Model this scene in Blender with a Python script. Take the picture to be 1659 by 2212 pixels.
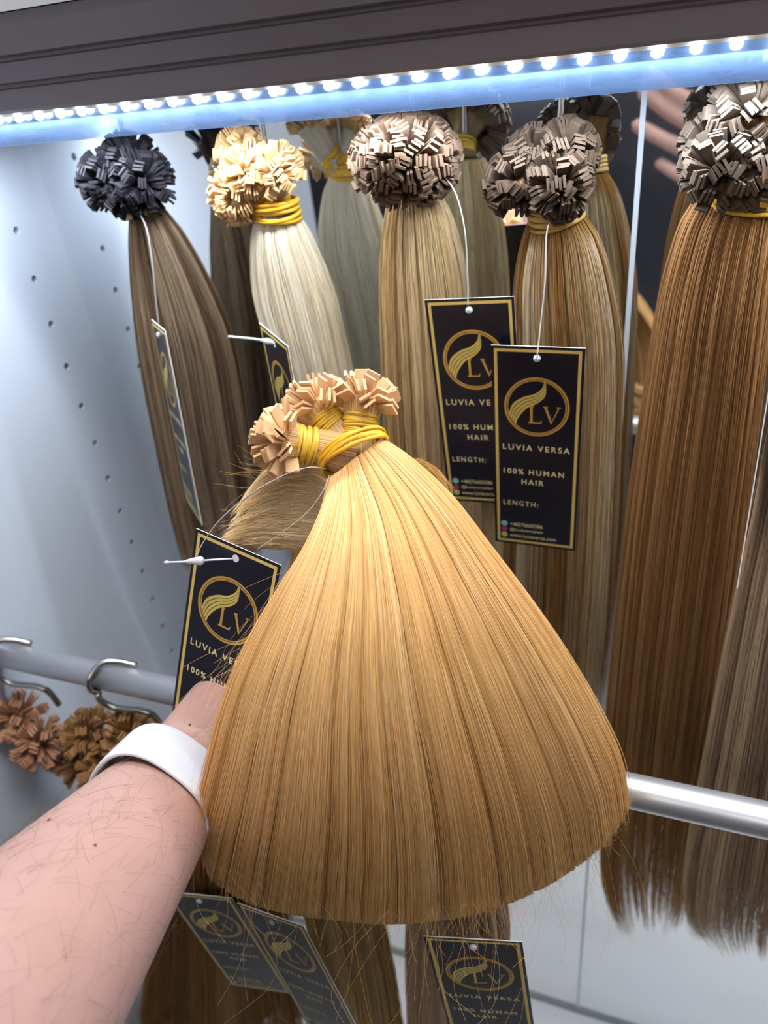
import bpy, bmesh, math, random
import numpy as np
from mathutils import Vector, Matrix

for _o in list(bpy.data.objects):
    bpy.data.objects.remove(_o)
SC = bpy.context.scene
COL = SC.collection
rnd = random.Random(7)
RNG = np.random.default_rng(11)

# ------------------------------------------------------------------ camera
CH = 1.5                      # camera height above the room floor
FPX = 1600.0                  # focal length in pixels of the 1659x2212 frame


def _n(v):
    return v / np.linalg.norm(v)


_D = _n(np.array([320.0, 2400, 1600]))
_L = np.array([-4450.0, -489, 1600])
_L = _n(_L - _D * (_L @ _D))
CM = np.array([-_L, _n(np.cross(_D, _L)), -_D])       # camera (right, down, fwd) -> world


def ray(px, py):
    return CM @ np.array([(px - 829.5) / FPX, (py - 1106) / FPX, 1.0])


def PY(px, py, y):
    r = ray(px, py)
    p = r * y / r[1]
    p[2] += CH
    return p


def PZ(px, py, z):
    p = ray(px, py) * z
    p[2] += CH
    return p


cam_d = bpy.data.cameras.new('camera')
cam = bpy.data.objects.new('camera', cam_d)
COL.objects.link(cam)
cam.matrix_world = Matrix([[CM[0][0], -CM[0][1], -CM[0][2], 0],
                           [CM[1][0], -CM[1][1], -CM[1][2], 0],
                           [CM[2][0], -CM[2][1], -CM[2][2], CH],
                           [0, 0, 0, 1]])
cam_d.sensor_fit = 'VERTICAL'
cam_d.sensor_height = 36
cam_d.lens = 36 * FPX / 2212
cam_d.clip_start = 0.01
cam_d.dof.use_dof = True
cam_d.dof.focus_distance = 0.375
cam_d.dof.aperture_fstop = 7.5
SC.camera = cam
SC.cycles.use_light_tree = False
SC.cycles_curves.subdivisions = 1

# ------------------------------------------------------------------ world, light, exposure
w = bpy.data.worlds.new('world')
SC.world = w
w.use_nodes = True
w.node_tree.nodes['Background'].inputs[0].default_value = (0.80, 0.86, 1.0, 1)
w.node_tree.nodes['Background'].inputs[1].default_value = 0.25
SC.view_settings.view_transform = 'Standard'
SC.view_settings.look = 'None'
SC.view_settings.exposure = 0.10
SC.view_settings.gamma = 1.0
SC.view_settings.use_curve_mapping = False
LED_POWER = 3.4
CEIL_POWER = 16.0
SC.cycles.max_bounces = 5
SC.cycles.diffuse_bounces = 2
SC.cycles.glossy_bounces = 4
SC.cycles.transmission_bounces = 4
SC.cycles.transparent_max_bounces = 5
SC.cycles.adaptive_threshold = 0.04

# key dimensions (metres)
YM = 0.52                     # mirror plane
XP = -0.495                   # left side panel
YLED = 0.425
ZLED = CH - 0.0262
YROD = 0.29
ZROD = CH - 0.3915
ZBASE = CH - 1.235
XR = 0.75                     # right side of the cabinet

# ------------------------------------------------------------------ materials


def lin(r, g, b):
    f = lambda c: (c / 255 / 12.92) if c <= 10 else ((c / 255 + 0.055) / 1.055) ** 2.4
    return (f(r), f(g), f(b), 1.0)


def mat(name, color, rough=0.5, metal=0.0, spec=0.5, noise=0.0, nscale=40.0, bump=0.0, bscale=200.0, **kw):
    m = bpy.data.materials.new(name)
    m.use_nodes = True
    nt = m.node_tree
    b = nt.nodes['Principled BSDF']
    b.inputs['Base Color'].default_value = color
    b.inputs['Roughness'].default_value = rough
    b.inputs['Metallic'].default_value = metal
    b.inputs['Specular IOR Level'].default_value = spec
    for k, v in kw.items():
        b.inputs[k.replace('_', ' ')].default_value = v
    tc = nt.nodes.new('ShaderNodeTexCoord')
    if noise > 0:
        tx = nt.nodes.new('ShaderNodeTexNoise')
        tx.inputs['Scale'].default_value = nscale
        tx.inputs['Detail'].default_value = 4
        nt.links.new(tc.outputs['Object'], tx.inputs['Vector'])
        mx = nt.nodes.new('ShaderNodeMix')
        mx.data_type = 'RGBA'
        mx.inputs['A'].default_value = tuple(c * (1 - noise) for c in color[:3]) + (1,)
        mx.inputs['B'].default_value = tuple(min(1, c * (1 + noise)) for c in color[:3]) + (1,)
        nt.links.new(tx.outputs['Fac'], mx.inputs['Factor'])
        nt.links.new(mx.outputs['Result'], b.inputs['Base Color'])
    if bump > 0:
        t2 = nt.nodes.new('ShaderNodeTexNoise')
        t2.inputs['Scale'].default_value = bscale
        nt.links.new(tc.outputs['Object'], t2.inputs['Vector'])
        bp = nt.nodes.new('ShaderNodeBump')
        bp.inputs['Strength'].default_value = bump
        bp.inputs['Distance'].default_value = 0.0005
        nt.links.new(t2.outputs['Fac'], bp.inputs['Height'])
        nt.links.new(bp.outputs['Normal'], b.inputs['Normal'])
    return m


def mat_tape(name):
    """milky acrylic: partly clear, partly scattering"""
    m = bpy.data.materials.new(name)
    m.use_nodes = True
    nt = m.node_tree
    nt.nodes.clear()
    out = nt.nodes.new('ShaderNodeOutputMaterial')
    tr = nt.nodes.new('ShaderNodeBsdfTransparent')
    tr.inputs['Color'].default_value = (0.93, 0.97, 1, 1)
    df = nt.nodes.new('ShaderNodeBsdfDiffuse')
    df.inputs['Color'].default_value = (0.20, 0.32, 0.55, 1)
    tl = nt.nodes.new('ShaderNodeBsdfTranslucent')
    tl.inputs['Color'].default_value = (0.20, 0.32, 0.55, 1)
    gl = nt.nodes.new('ShaderNodeBsdfGlossy')
    gl.inputs['Roughness'].default_value = 0.12
    a = nt.nodes.new('ShaderNodeMixShader')
    a.inputs[0].default_value = 0.55
    nt.links.new(df.outputs[0], a.inputs[1])
    nt.links.new(tl.outputs[0], a.inputs[2])
    tc = nt.nodes.new('ShaderNodeTexCoord')
    mp = nt.nodes.new('ShaderNodeMapping')
    mp.inputs['Scale'].default_value = (9, 1, 60)
    nt.links.new(tc.outputs['Object'], mp.inputs['Vector'])
    nz = nt.nodes.new('ShaderNodeTexNoise')
    nz.inputs['Scale'].default_value = 3
    nt.links.new(mp.outputs[0], nz.inputs['Vector'])
    mr = nt.nodes.new('ShaderNodeMapRange')
    mr.inputs['From Min'].default_value = 0.3
    mr.inputs['From Max'].default_value = 0.7
    mr.inputs['To Min'].default_value = 0.42
    mr.inputs['To Max'].default_value = 0.60
    nt.links.new(nz.outputs['Fac'], mr.inputs['Value'])
    b = nt.nodes.new('ShaderNodeMixShader')
    nt.links.new(mr.outputs[0], b.inputs[0])
    nt.links.new(tr.outputs[0], b.inputs[1])
    nt.links.new(a.outputs[0], b.inputs[2])
    c = nt.nodes.new('ShaderNodeMixShader')
    c.inputs[0].default_value = 0.06
    nt.links.new(b.outputs[0], c.inputs[1])
    nt.links.new(gl.outputs[0], c.inputs[2])
    nt.links.new(c.outputs[0], out.inputs[0])
    return m


def mat_emit(name, color, strength):
    m = bpy.data.materials.new(name)
    m.use_nodes = True
    b = m.node_tree.nodes['Principled BSDF']
    b.inputs['Base Color'].default_value = (0.9, 0.9, 0.85, 1)
    b.inputs['Emission Color'].default_value = color
    b.inputs['Emission Strength'].default_value = strength
    m.cycles.emission_sampling = 'NONE'
    return m


def mat_hair_strand():
    m = bpy.data.materials.new('hair_strand')
    m.use_nodes = True
    nt = m.node_tree
    nt.nodes.clear()
    out = nt.nodes.new('ShaderNodeOutputMaterial')
    h = nt.nodes.new('ShaderNodeBsdfHair')
    h.component = 'Reflection'
    h.inputs['Offset'].default_value = 0.0
    h.inputs['RoughnessU'].default_value = 0.25
    h.inputs['RoughnessV'].default_value = 0.6
    at = nt.nodes.new('ShaderNodeAttribute')
    at.attribute_name = 'hair_color'
    nt.links.new(at.outputs['Color'], h.inputs['Color'])
    df = nt.nodes.new('ShaderNodeBsdfDiffuse')
    nt.links.new(at.outputs['Color'], df.inputs['Color'])
    mx = nt.nodes.new('ShaderNodeMixShader')
    mx.inputs[0].default_value = 0.70
    nt.links.new(h.outputs[0], mx.inputs[1])
    nt.links.new(df.outputs[0], mx.inputs[2])
    nt.links.new(mx.outputs[0], out.inputs[0])
    return m


def mat_hair_core():
    m = bpy.data.materials.new('hair_core')
    m.use_nodes = True
    nt = m.node_tree
    b = nt.nodes['Principled BSDF']
    b.inputs['Roughness'].default_value = 0.5
    b.inputs['Specular IOR Level'].default_value = 0.25
    at = nt.nodes.new('ShaderNodeAttribute')
    at.attribute_name = 'hair_color'
    hs = nt.nodes.new('ShaderNodeHueSaturation')
    hs.inputs['Value'].default_value = 0.7
    nt.links.new(at.outputs['Color'], hs.inputs['Color'])
    nt.links.new(hs.outputs['Color'], b.inputs['Base Color'])
    return m


M = {}
M['white'] = mat('white_melamine', lin(190, 199, 212), 0.42, noise=0.02, nscale=6, bump=0.05, bscale=900)
M['base'] = mat('white_board', lin(232, 235, 238), 0.35, noise=0.02, nscale=5)
M['mirror'] = mat('mirror', (0.93, 0.95, 0.96, 1), 0.012, metal=1.0)
M['backing'] = mat('dark_backing', lin(60, 60, 62), 0.8, noise=0.1)
M['seam'] = mat('seam_strip', lin(222, 230, 238), 0.3, metal=0.0, noise=0.03)
M['seam2'] = mat('grey_trim', lin(140, 146, 148), 0.5, noise=0.03)
M['rail'] = mat('anodised_rail', lin(118, 111, 115), 0.42, metal=0.35, noise=0.10, nscale=9)
M['railw'] = mat('rail_top', lin(225, 228, 232), 0.4, noise=0.02)
M['tape'] = mat_tape('milky_acrylic')
M['led'] = mat_emit('led_emitter', (0.93, 0.97, 1, 1), 30.0)
M['pcb'] = mat('led_tape', lin(235, 235, 230), 0.5, noise=0.03)
M['steel'] = mat('steel_tube', lin(208, 211, 218), 0.36, metal=0.8, noise=0.05, nscale=25, bump=0.02, bscale=600)
M['wire'] = mat('zinc_wire', lin(165, 165, 160), 0.25, metal=1.0, noise=0.06, nscale=60)
M['wirecl'] = mat('bright_wire', lin(215, 220, 228), 0.15, metal=1.0, noise=0.05, nscale=60)
M['navy'] = mat('navy_card', lin(16, 17, 32), 0.32, noise=0.12, nscale=120, spec=0.5)
M['cardedge'] = mat('card_edge', lin(225, 225, 228), 0.7, noise=0.04)
M['gold'] = mat('gold_print', lin(236, 206, 116), 0.42, metal=0.25, noise=0.12, nscale=90)
M['gold2'] = mat('gold_emblem', lin(218, 172, 84), 0.36, metal=0.35, noise=0.30, nscale=160)
M['gold3'] = mat('gold_stripe', lin(232, 208, 110), 0.32, metal=0.3, noise=0.30, nscale=130)
M['pale'] = mat('pale_gold_print', lin(240, 226, 170), 0.5, noise=0.06, nscale=200)
M['icon_g'] = mat('mint_icon', lin(120, 205, 185), 0.5, noise=0.05)
M['icon_p'] = mat('magenta_icon', lin(165, 60, 110), 0.5, noise=0.1, nscale=300)
M['icon_y'] = mat('yellow_icon', lin(205, 195, 110), 0.5, noise=0.05)
M['nylon'] = mat('nylon', lin(225, 230, 238), 0.25, noise=0.03, Transmission_Weight=0.25)
M['thread'] = mat('clear_thread', lin(185, 182, 182), 0.3, noise=0.03)
M['band_y'] = mat('yellow_rubber', lin(226, 184, 62), 0.42, noise=0.15, nscale=300, bump=0.15, bscale=500)
M['band_o'] = mat('amber_rubber', lin(236, 178, 40), 0.42, noise=0.15, nscale=300, bump=0.15, bscale=500)
M['band_t'] = mat('tan_rubber', lin(196, 160, 84), 0.48, noise=0.15, nscale=300, bump=0.15, bscale=500)
M['hair'] = mat_hair_strand()
M['core'] = mat_hair_core()
M['skin'] = mat('skin', lin(178, 141, 131), 0.46, noise=0.07, nscale=22, bump=0.12, bscale=380, spec=0.4)
M['armhair'] = mat('dark_body_hair', lin(92, 66, 54), 0.5, noise=0.05)
M['shirt'] = mat('charcoal_cloth', lin(44, 46, 54), 0.85, noise=0.15, nscale=60, bump=0.3, bscale=900)
M['trouser'] = mat('black_cloth', lin(28, 28, 32), 0.9, noise=0.15, nscale=60)
M['brownhair'] = mat('short_brown_hair', lin(60, 42, 30), 0.6, noise=0.3, nscale=200)
M['strap'] = mat('white_silicone', lin(208, 210, 222), 0.38, noise=0.012, nscale=30)
M['phone'] = mat('silver_glass', lin(190, 195, 205), 0.2, metal=0.4, noise=0.03)
M['phone_dark'] = mat('lens_glass', lin(18, 18, 22), 0.08, noise=0.05)
M['eyew'] = mat('eye_white', lin(235, 232, 228), 0.2, noise=0.02)
M['wall'] = mat('dark_wall', lin(58, 60, 70), 0.8, noise=0.12, nscale=3)
M['wallw'] = mat('white_wall', lin(215, 216, 218), 0.8, noise=0.03, nscale=3)
M['floor'] = mat('grey_floor', lin(150, 148, 146), 0.5, noise=0.06, nscale=8)
M['ceil'] = mat('white_ceiling', lin(230, 230, 230), 0.9, noise=0.02)
M['lamp'] = mat_emit('lamp_panel', (1, 0.97, 0.94, 1), 3.0)
M['mark'] = mat('skin_mole', lin(120, 70, 60), 0.6, noise=0.1)


def tipmat(name, c, rough=0.33):
    m = mat(name, c, rough + 0.22, noise=0.22, nscale=260, spec=0.10)
    return m


# ------------------------------------------------------------------ object helpers


def link(o, parent=None):
    COL.objects.link(o)
    if parent is not None:
        o.parent = parent
        o.matrix_parent_inverse = Matrix.Identity(4)
    return o


def mobj(name, verts, faces, material, parent=None, smooth=False):
    me = bpy.data.meshes.new(name)
    me.from_pydata([tuple(map(float, v)) for v in verts], [], faces)
    me.update()
    for m in (material if isinstance(material, (list, tuple)) else [material]):
        me.materials.append(m)
    if smooth:
        me.polygons.foreach_set('use_smooth', [True] * len(me.polygons))
    return link(bpy.data.objects.new(name, me), parent)


def share(name, me, parent, mw=None):
    o = bpy.data.objects.new(name, me)
    link(o, parent)
    if mw is not None:
        o.matrix_local = mw
    return o


def empty(name, loc=(0, 0, 0)):
    o = bpy.data.objects.new(name, None)
    o.empty_display_size = 0.02
    o.location = tuple(float(c) for c in loc)
    return link(o)


def tag(o, label, cat, group=None):
    o['label'] = label
    o['category'] = cat
    if group:
        o['group'] = group
    return o


def struct(o, label=None):
    o['kind'] = 'structure'
    if label:
        o['label'] = label
    return o


def box_data(x0, x1, y0, y1, z0, z1):
    v = [(x, y, z) for x in (x0, x1) for y in (y0, y1) for z in (z0, z1)]
    f = [(0, 1, 3, 2), (4, 6, 7, 5), (0, 4, 5, 1), (2, 3, 7, 6), (0, 2, 6, 4), (1, 5, 7, 3)]
    return v, f


def box(name, x0, x1, y0, y1, z0, z1, material, parent=None, bevel=0.0):
    v, f = box_data(x0, x1, y0, y1, z0, z1)
    o = mobj(name, v, f, material, parent)
    if bevel:
        md = o.modifiers.new('bevel', 'BEVEL')
        md.width = bevel
        md.segments = 3
    return o


def catmull(P, m):
    P = np.asarray(P, float)
    k = len(P)
    Q = np.vstack([2 * P[0] - P[1], P, 2 * P[-1] - P[-2]])
    t = np.linspace(0, k - 1, m)
    i = np.minimum(t.astype(int), k - 2)
    u = (t - i)[:, None]
    a, b, c, d = Q[i], Q[i + 1], Q[i + 2], Q[i + 3]
    return 0.5 * (2 * b + (c - a) * u + (2 * a - 5 * b + 4 * c - d) * u ** 2 + (3 * b - a - 3 * c + d) * u ** 3)


def frames(P):
    P = np.asarray(P, float)
    T = np.gradient(P, axis=0)
    T /= np.linalg.norm(T, axis=1)[:, None] + 1e-12
    up = np.array([0, 0, 1.0]) if abs(T[0][2]) < 0.9 else np.array([1.0, 0, 0])
    A = []
    a = up - T[0] * (up @ T[0])
    a = _n(a)
    for t in T:
        a = a - t * (a @ t)
        a = _n(a)
        A.append(a)
    A = np.array(A)
    return T, A, np.cross(T, A)


def tube_data(P, R, sides=10, closed=False, cap=True):
    P = np.asarray(P, float)
    R = np.broadcast_to(np.asarray(R, float), (len(P),))
    T, A, B = frames(P)
    ang = np.linspace(0, 2 * np.pi, sides, endpoint=False)
    V = P[:, None, :] + R[:, None, None] * (np.cos(ang)[None, :, None] * A[:, None, :] + np.sin(ang)[None, :, None] * B[:, None, :])
    V = V.reshape(-1, 3)
    F = []
    n = len(P)
    for i in range(n - (0 if closed else 1)):
        j = (i + 1) % n
        for k in range(sides):
            l = (k + 1) % sides
            F.append((i * sides + k, i * sides + l, j * sides + l, j * sides + k))
    if cap and not closed:
        F.append(tuple(range(sides - 1, -1, -1)))
        F.append(tuple((n - 1) * sides + k for k in range(sides)))
    return V, F


def tube(name, P, R, material, parent=None, sides=10, smoothpts=0, closed=False):
    if smoothpts:
        P = catmull(P, smoothpts)
    V, F = tube_data(P, R, sides, closed)
    return mobj(name, V, F, material, parent, True)


def merge(parts):
    V, F, o = [], [], 0
    for v, f in parts:
        v = [tuple(map(float, p)) for p in v]
        V += v
        F += [tuple(i + o for i in q) for q in f]
        o += len(v)
    return V, F


# ================================================================== SETTING
# left side panel with drilled shelf-pin holes
def side_panel():
    bm = bmesh.new()
    y0, y1, z0, z1 = 0.03, YM, ZBASE - 0.1, CH + 0.55
    cols = [0.225, 0.475]
    hs = 0.0385
    c = 0.009
    zs = [CH - 0.146 - hs * k for k in range(-8, 27)]

    def quad(a, b, p, q):
        vs = [bm.verts.new((XP, y, z)) for y, z in ((a, p), (b, p), (b, q), (a, q))]
        bm.faces.new(vs)
    edges = [y0]
    for cc in cols:
        edges += [cc - c, cc + c]
    edges.append(y1)
    for i in range(len(edges) - 1):
        a, b = edges[i], edges[i + 1]
        if i % 2 == 0:
            quad(a, b, z0, z1)
            continue
        yc = (a + b) / 2
        cur = z1
        for zc in zs:
            if zc - c < z0 or zc + c > cur:
                continue
            quad(a, b, zc + c, cur)
            cur = zc - c
            N = 12
            rr = 0.0031
            ring, out, deep = [], [], []
            for k in range(N):
                an = 2 * math.pi * k / N + math.pi / N
                dy, dz = math.cos(an), math.sin(an)
                ring.append(bm.verts.new((XP, yc + rr * dy, zc + rr * dz)))
                deep.append(bm.verts.new((XP - 0.011, yc + rr * dy, zc + rr * dz)))
                s = c / max(abs(dy), abs(dz))
                out.append(bm.verts.new((XP, yc + s * dy, zc + s * dz)))
            for k in range(N):
                l = (k + 1) % N
                bm.faces.new((out[k], out[l], ring[l], ring[k]))
                bm.faces.new((ring[k], ring[l], deep[l], deep[k]))
            bm.faces.new(deep)
            for sy in (-1, 1):
                for sz in (-1, 1):
                    pass
        quad(a, b, z0, cur)
    # corner fill of the drilled cells is handled by a plate just behind the face
    v, f = box_data(XP - 0.019, XP - 0.0115, y0, y1, z0, z1)
    bv = [bm.verts.new(p) for p in v]
    for q in f:
        bm.faces.new([bv[i] for i in q])
    v, f = box_data(XP - 0.019, XP, y0 - 0.0012, y0, z0, z1)     # edge banding on the front
    bv = [bm.verts.new(p) for p in v]
    for q in f:
        bm.faces.new([bv[i] for i in q])
    me = bpy.data.meshes.new('wall_left')
    bm.normal_update()
    bm.to_mesh(me)
    bm.free()
    me.materials.append(M['white'])
    return struct(link(bpy.data.objects.new('wall_left', me)), 'white side panel of the cabinet with columns of drilled pin holes')


side_panel()
struct(box('wall_right', XR, XR + 0.019, 0.03, YM, ZBASE - 0.1, CH + 0.55, M['white']), 'white right side panel of the cabinet')
struct(box('wall_back', XP - 0.02, XR + 0.02, YM + 0.006, YM + 0.02, ZBASE - 0.1, CH + 0.55, M['backing']), 'dark backing board behind the mirrors')
XS = -0.0287
for nm, xa, xb, lab in (('mirror_panel', XP, XS - 0.0012, 'wide mirror panel at the back of the cabinet, left of the thin vertical seam'),
                        ('mirror_panel', XS + 0.0012, XR, 'mirror panel at the back of the cabinet, right of the thin vertical seam')):
    tag(box(nm, xa, xb, YM, YM + 0.005, ZBASE, CH + 0.5, M['mirror']), lab, 'mirror', 'mirror panels of the cabinet back')
struct(box('trim_1', XS - 0.0016, XS + 0.0016, YM - 0.0012, YM + 0.004, ZBASE, CH + 0.5, M['seam']), 'thin pale strip covering the vertical seam between the mirrors')
struct(box('trim_2', XP, XR, YM - 0.004, YM + 0.001, ZBASE, ZBASE + 0.006, M['seam2']), 'thin grey strip along the foot of the mirrors')
tag(box('cabinet_base', XP, XR, 0.03, YM, ZBASE - 0.022, ZBASE, M['base']), 'white base board at the bottom of the cabinet under the mirrors', 'shelf')

# the room behind the photographer (seen in the mirrors)
struct(box('floor', -1.8, 1.8, -2.6, 0.6, -0.02, 0.0, M['floor']), 'grey room floor')
struct(box('ceiling', -1.8, 1.8, -2.6, 0.6, 2.6, 2.62, M['ceil']), 'white room ceiling')
struct(box('wall_front', -1.8, 1.8, -2.62, -2.6, 0, 2.6, M['wall']), 'dark wall opposite the cabinet')
struct(box('wall_side', -1.82, -1.8, -2.6, 0.6, 0, 2.6, M['wallw']), 'white room wall on the left')
struct(box('wall_far', 1.8, 1.82, -2.6, 0.6, 0, 2.6, M['wallw']), 'white room wall on the right')
struct(box('trim_3', -0.98, -0.90, -2.6, -2.565, 0, 2.6, M['wallw']), 'white upright on the dark wall opposite the cabinet')
for (cx_, cy_, en_, lab_) in ((0.10, 0.28, CEIL_POWER, 'flat white ceiling light panel above the cabinet front'), (-0.2, -1.5, CEIL_POWER * 0.38, 'added ceiling fill light panel behind the photographer')):  # the rear panel is an added, unseen fill light for the front
    cl = empty('ceiling_light', (cx_, cy_, 2.6))
    box('frame', -0.62, 0.62, -0.32, 0.32, -0.02, -0.001, M['railw'], cl)
    box('diffuser', -0.6, 0.6, -0.3, 0.3, -0.026, -0.0205, M['lamp'], cl)
    tag(cl, lab_, 'light', 'ceiling light panels')
    la = bpy.data.lights.new('ceiling_light_glow', 'AREA')
    la.shape = 'RECTANGLE'
    la.size, la.size_y = 1.2, 0.6
    la.energy = en_
    la.color = (1.0, 0.95, 0.91)
    lo = link(bpy.data.objects.new('ceiling_light_glow', la), cl)
    lo.location = (0, 0, -0.03)

# ------------------------------------------------------------------ dark rail, LED strip, milky cover
XL0, XL1 = XP + 0.002, XR - 0.002
rail = empty('shelf_rail', (0, YLED, ZLED))
prof = [(-0.0035, 0.0022), (-0.0060, 0.0022), (-0.0072, 0.004), (-0.0072, 0.0150), (-0.0055, 0.0160), (-0.0055, 0.0178), (-0.0085, 0.0188),
        (-0.0100, 0.0290), (-0.0080, 0.0300), (-0.0080, 0.0318), (-0.0115, 0.0330), (-0.0125, 0.0450), (-0.0125, 0.0530),
        (0.0400, 0.0530), (0.0400, 0.0080), (0.0020, 0.0080), (0.0020, 0.0022)]
V = [(x, y, z) for x in (XL0, XL1) for (y, z) in prof]
npf = len(prof)
F = [(i, (i + 1) % npf, npf + (i + 1) % npf, npf + i) for i in range(npf)] + [tuple(range(npf - 1, -1, -1)), tuple(range(npf, 2 * npf))]
mobj('profile', V, F, M['rail'], rail)
box('white_board', XL0, XL1, -0.0145, 0.088, 0.0535, 0.072, M['railw'], rail)
tag(rail, 'dark grooved metal shelf rail running along the top above the lights', 'rail')

led = empty('led_strip', (0, YLED, ZLED))
box('tape', XL0, XL1, -0.0015, 0.0015, 0.0003, 0.0020, M['pcb'], led)
bm = bmesh.new()
bmesh.ops.create_uvsphere(bm, u_segments=10, v_segments=6, radius=0.0026)
bmesh.ops.scale(bm, vec=(1.15, 0.8, 0.9), verts=bm.verts)
bme = bpy.data.meshes.new('led')
bm.to_mesh(bme)
bm.free()
bme.materials.append(M['led'])
k = 0
x = -0.4222 - 0.0168 * 4
while x < XL1 - 0.01:
    if x > XL0 + 0.003:
        share('led', bme, led, Matrix.Translation((x, -0.0012, -0.0010)))
    x += 0.0168
tag(led, 'row of bright white LEDs under the dark rail', 'led strip')
for nm_, zz_, en_ in (('led_strip_glow', -0.0180, LED_POWER), ('led_cover_glow', -0.0042, LED_POWER * 0.18)):
    la = bpy.data.lights.new(nm_, 'AREA')
    la.shape = 'RECTANGLE'
    la.size, la.size_y = XL1 - XL0 - 0.02, 0.005
    la.energy = en_
    la.color = (0.80, 0.89, 1.0)
    lo = link(bpy.data.objects.new(nm_, la), led)
    lo.location = ((XL0 + XL1) / 2, 0.0, zz_)
cover = box('light_cover', XL0, XL1, YLED + 0.0030, YLED + 0.0050, ZLED - 0.0168, ZLED + 0.0070, M['tape'], bevel=0.0006)
tag(cover, 'translucent bluish acrylic strip glowing just below the LED row', 'light cover')
bar = tube('hook_bar', [(XL0, 0.462, CH + 0.012), (XL1, 0.462, CH + 0.012)], 0.004, M['steel'], sides=12)
tag(bar, 'thin steel bar behind the LED strip that the upper hooks hang from', 'rod')

# ------------------------------------------------------------------ clothes rod
rod = empty('hanging_rod', (0, YROD, ZROD))
tube('tube', [(XP + 0.001, 0, 0), (XR - 0.001, 0, 0)], 0.0102, M['steel'], rod, sides=40)
for xx in (XP + 0.0005, XR - 0.0125):
    tube('end_flange', [(xx, 0, 0), (xx + 0.012, 0, 0)], 0.0135, M['steel'], rod, sides=28)
tag(rod, 'round silver metal rod crossing behind the held hair', 'rod')

# ================================================================== HAIR


def hair_curves(name, pts, radius, colors, parent, material):
    """pts (n,m,3) world; radius (n,m); colors (n,m,4)"""
    n, m, _ = pts.shape
    hc = bpy.data.hair_curves.new(name)
    hc.add_curves([m] * n)
    hc.attributes['position'].data.foreach_set('vector', np.ascontiguousarray(pts, dtype=np.float32).ravel())
    ra = hc.attributes.get('radius') or hc.attributes.new('radius', 'FLOAT', 'POINT')
    ra.data.foreach_set('value', np.ascontiguousarray(radius, dtype=np.float32).ravel())
    ca = hc.attributes.new('hair_color', 'FLOAT_COLOR', 'POINT')
    ca.data.foreach_set('color', np.ascontiguousarray(colors, dtype=np.float32).ravel())
    hc.materials.append(material)
    o = bpy.data.objects.new(name, hc)
    return link(o, parent)


def set_vcol(me, cols):
    a = me.attributes.new('hair_color', 'FLOAT_COLOR', 'POINT')
    a.data.foreach_set('color', np.ascontiguousarray(cols, dtype=np.float32).ravel())


def streak(theta, seed, nlock=26):
    """periodic lock noise over the angle"""
    r = np.random.default_rng(seed)
    v = r.random(nlock)
    p = (theta / (2 * np.pi) * nlock) % nlock
    i = p.astype(int)
    return v[i]


def palette(cols, q):
    """cols list of linear rgba, q in 0..1 -> colours"""
    C = np.array(cols, float)
    k = len(C) - 1
    q = np.clip(q, 0, 0.9999) * k
    i = q.astype(int)
    f = (q - i)[..., None]
    return C[i] * (1 - f) + C[i + 1] * f


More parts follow.
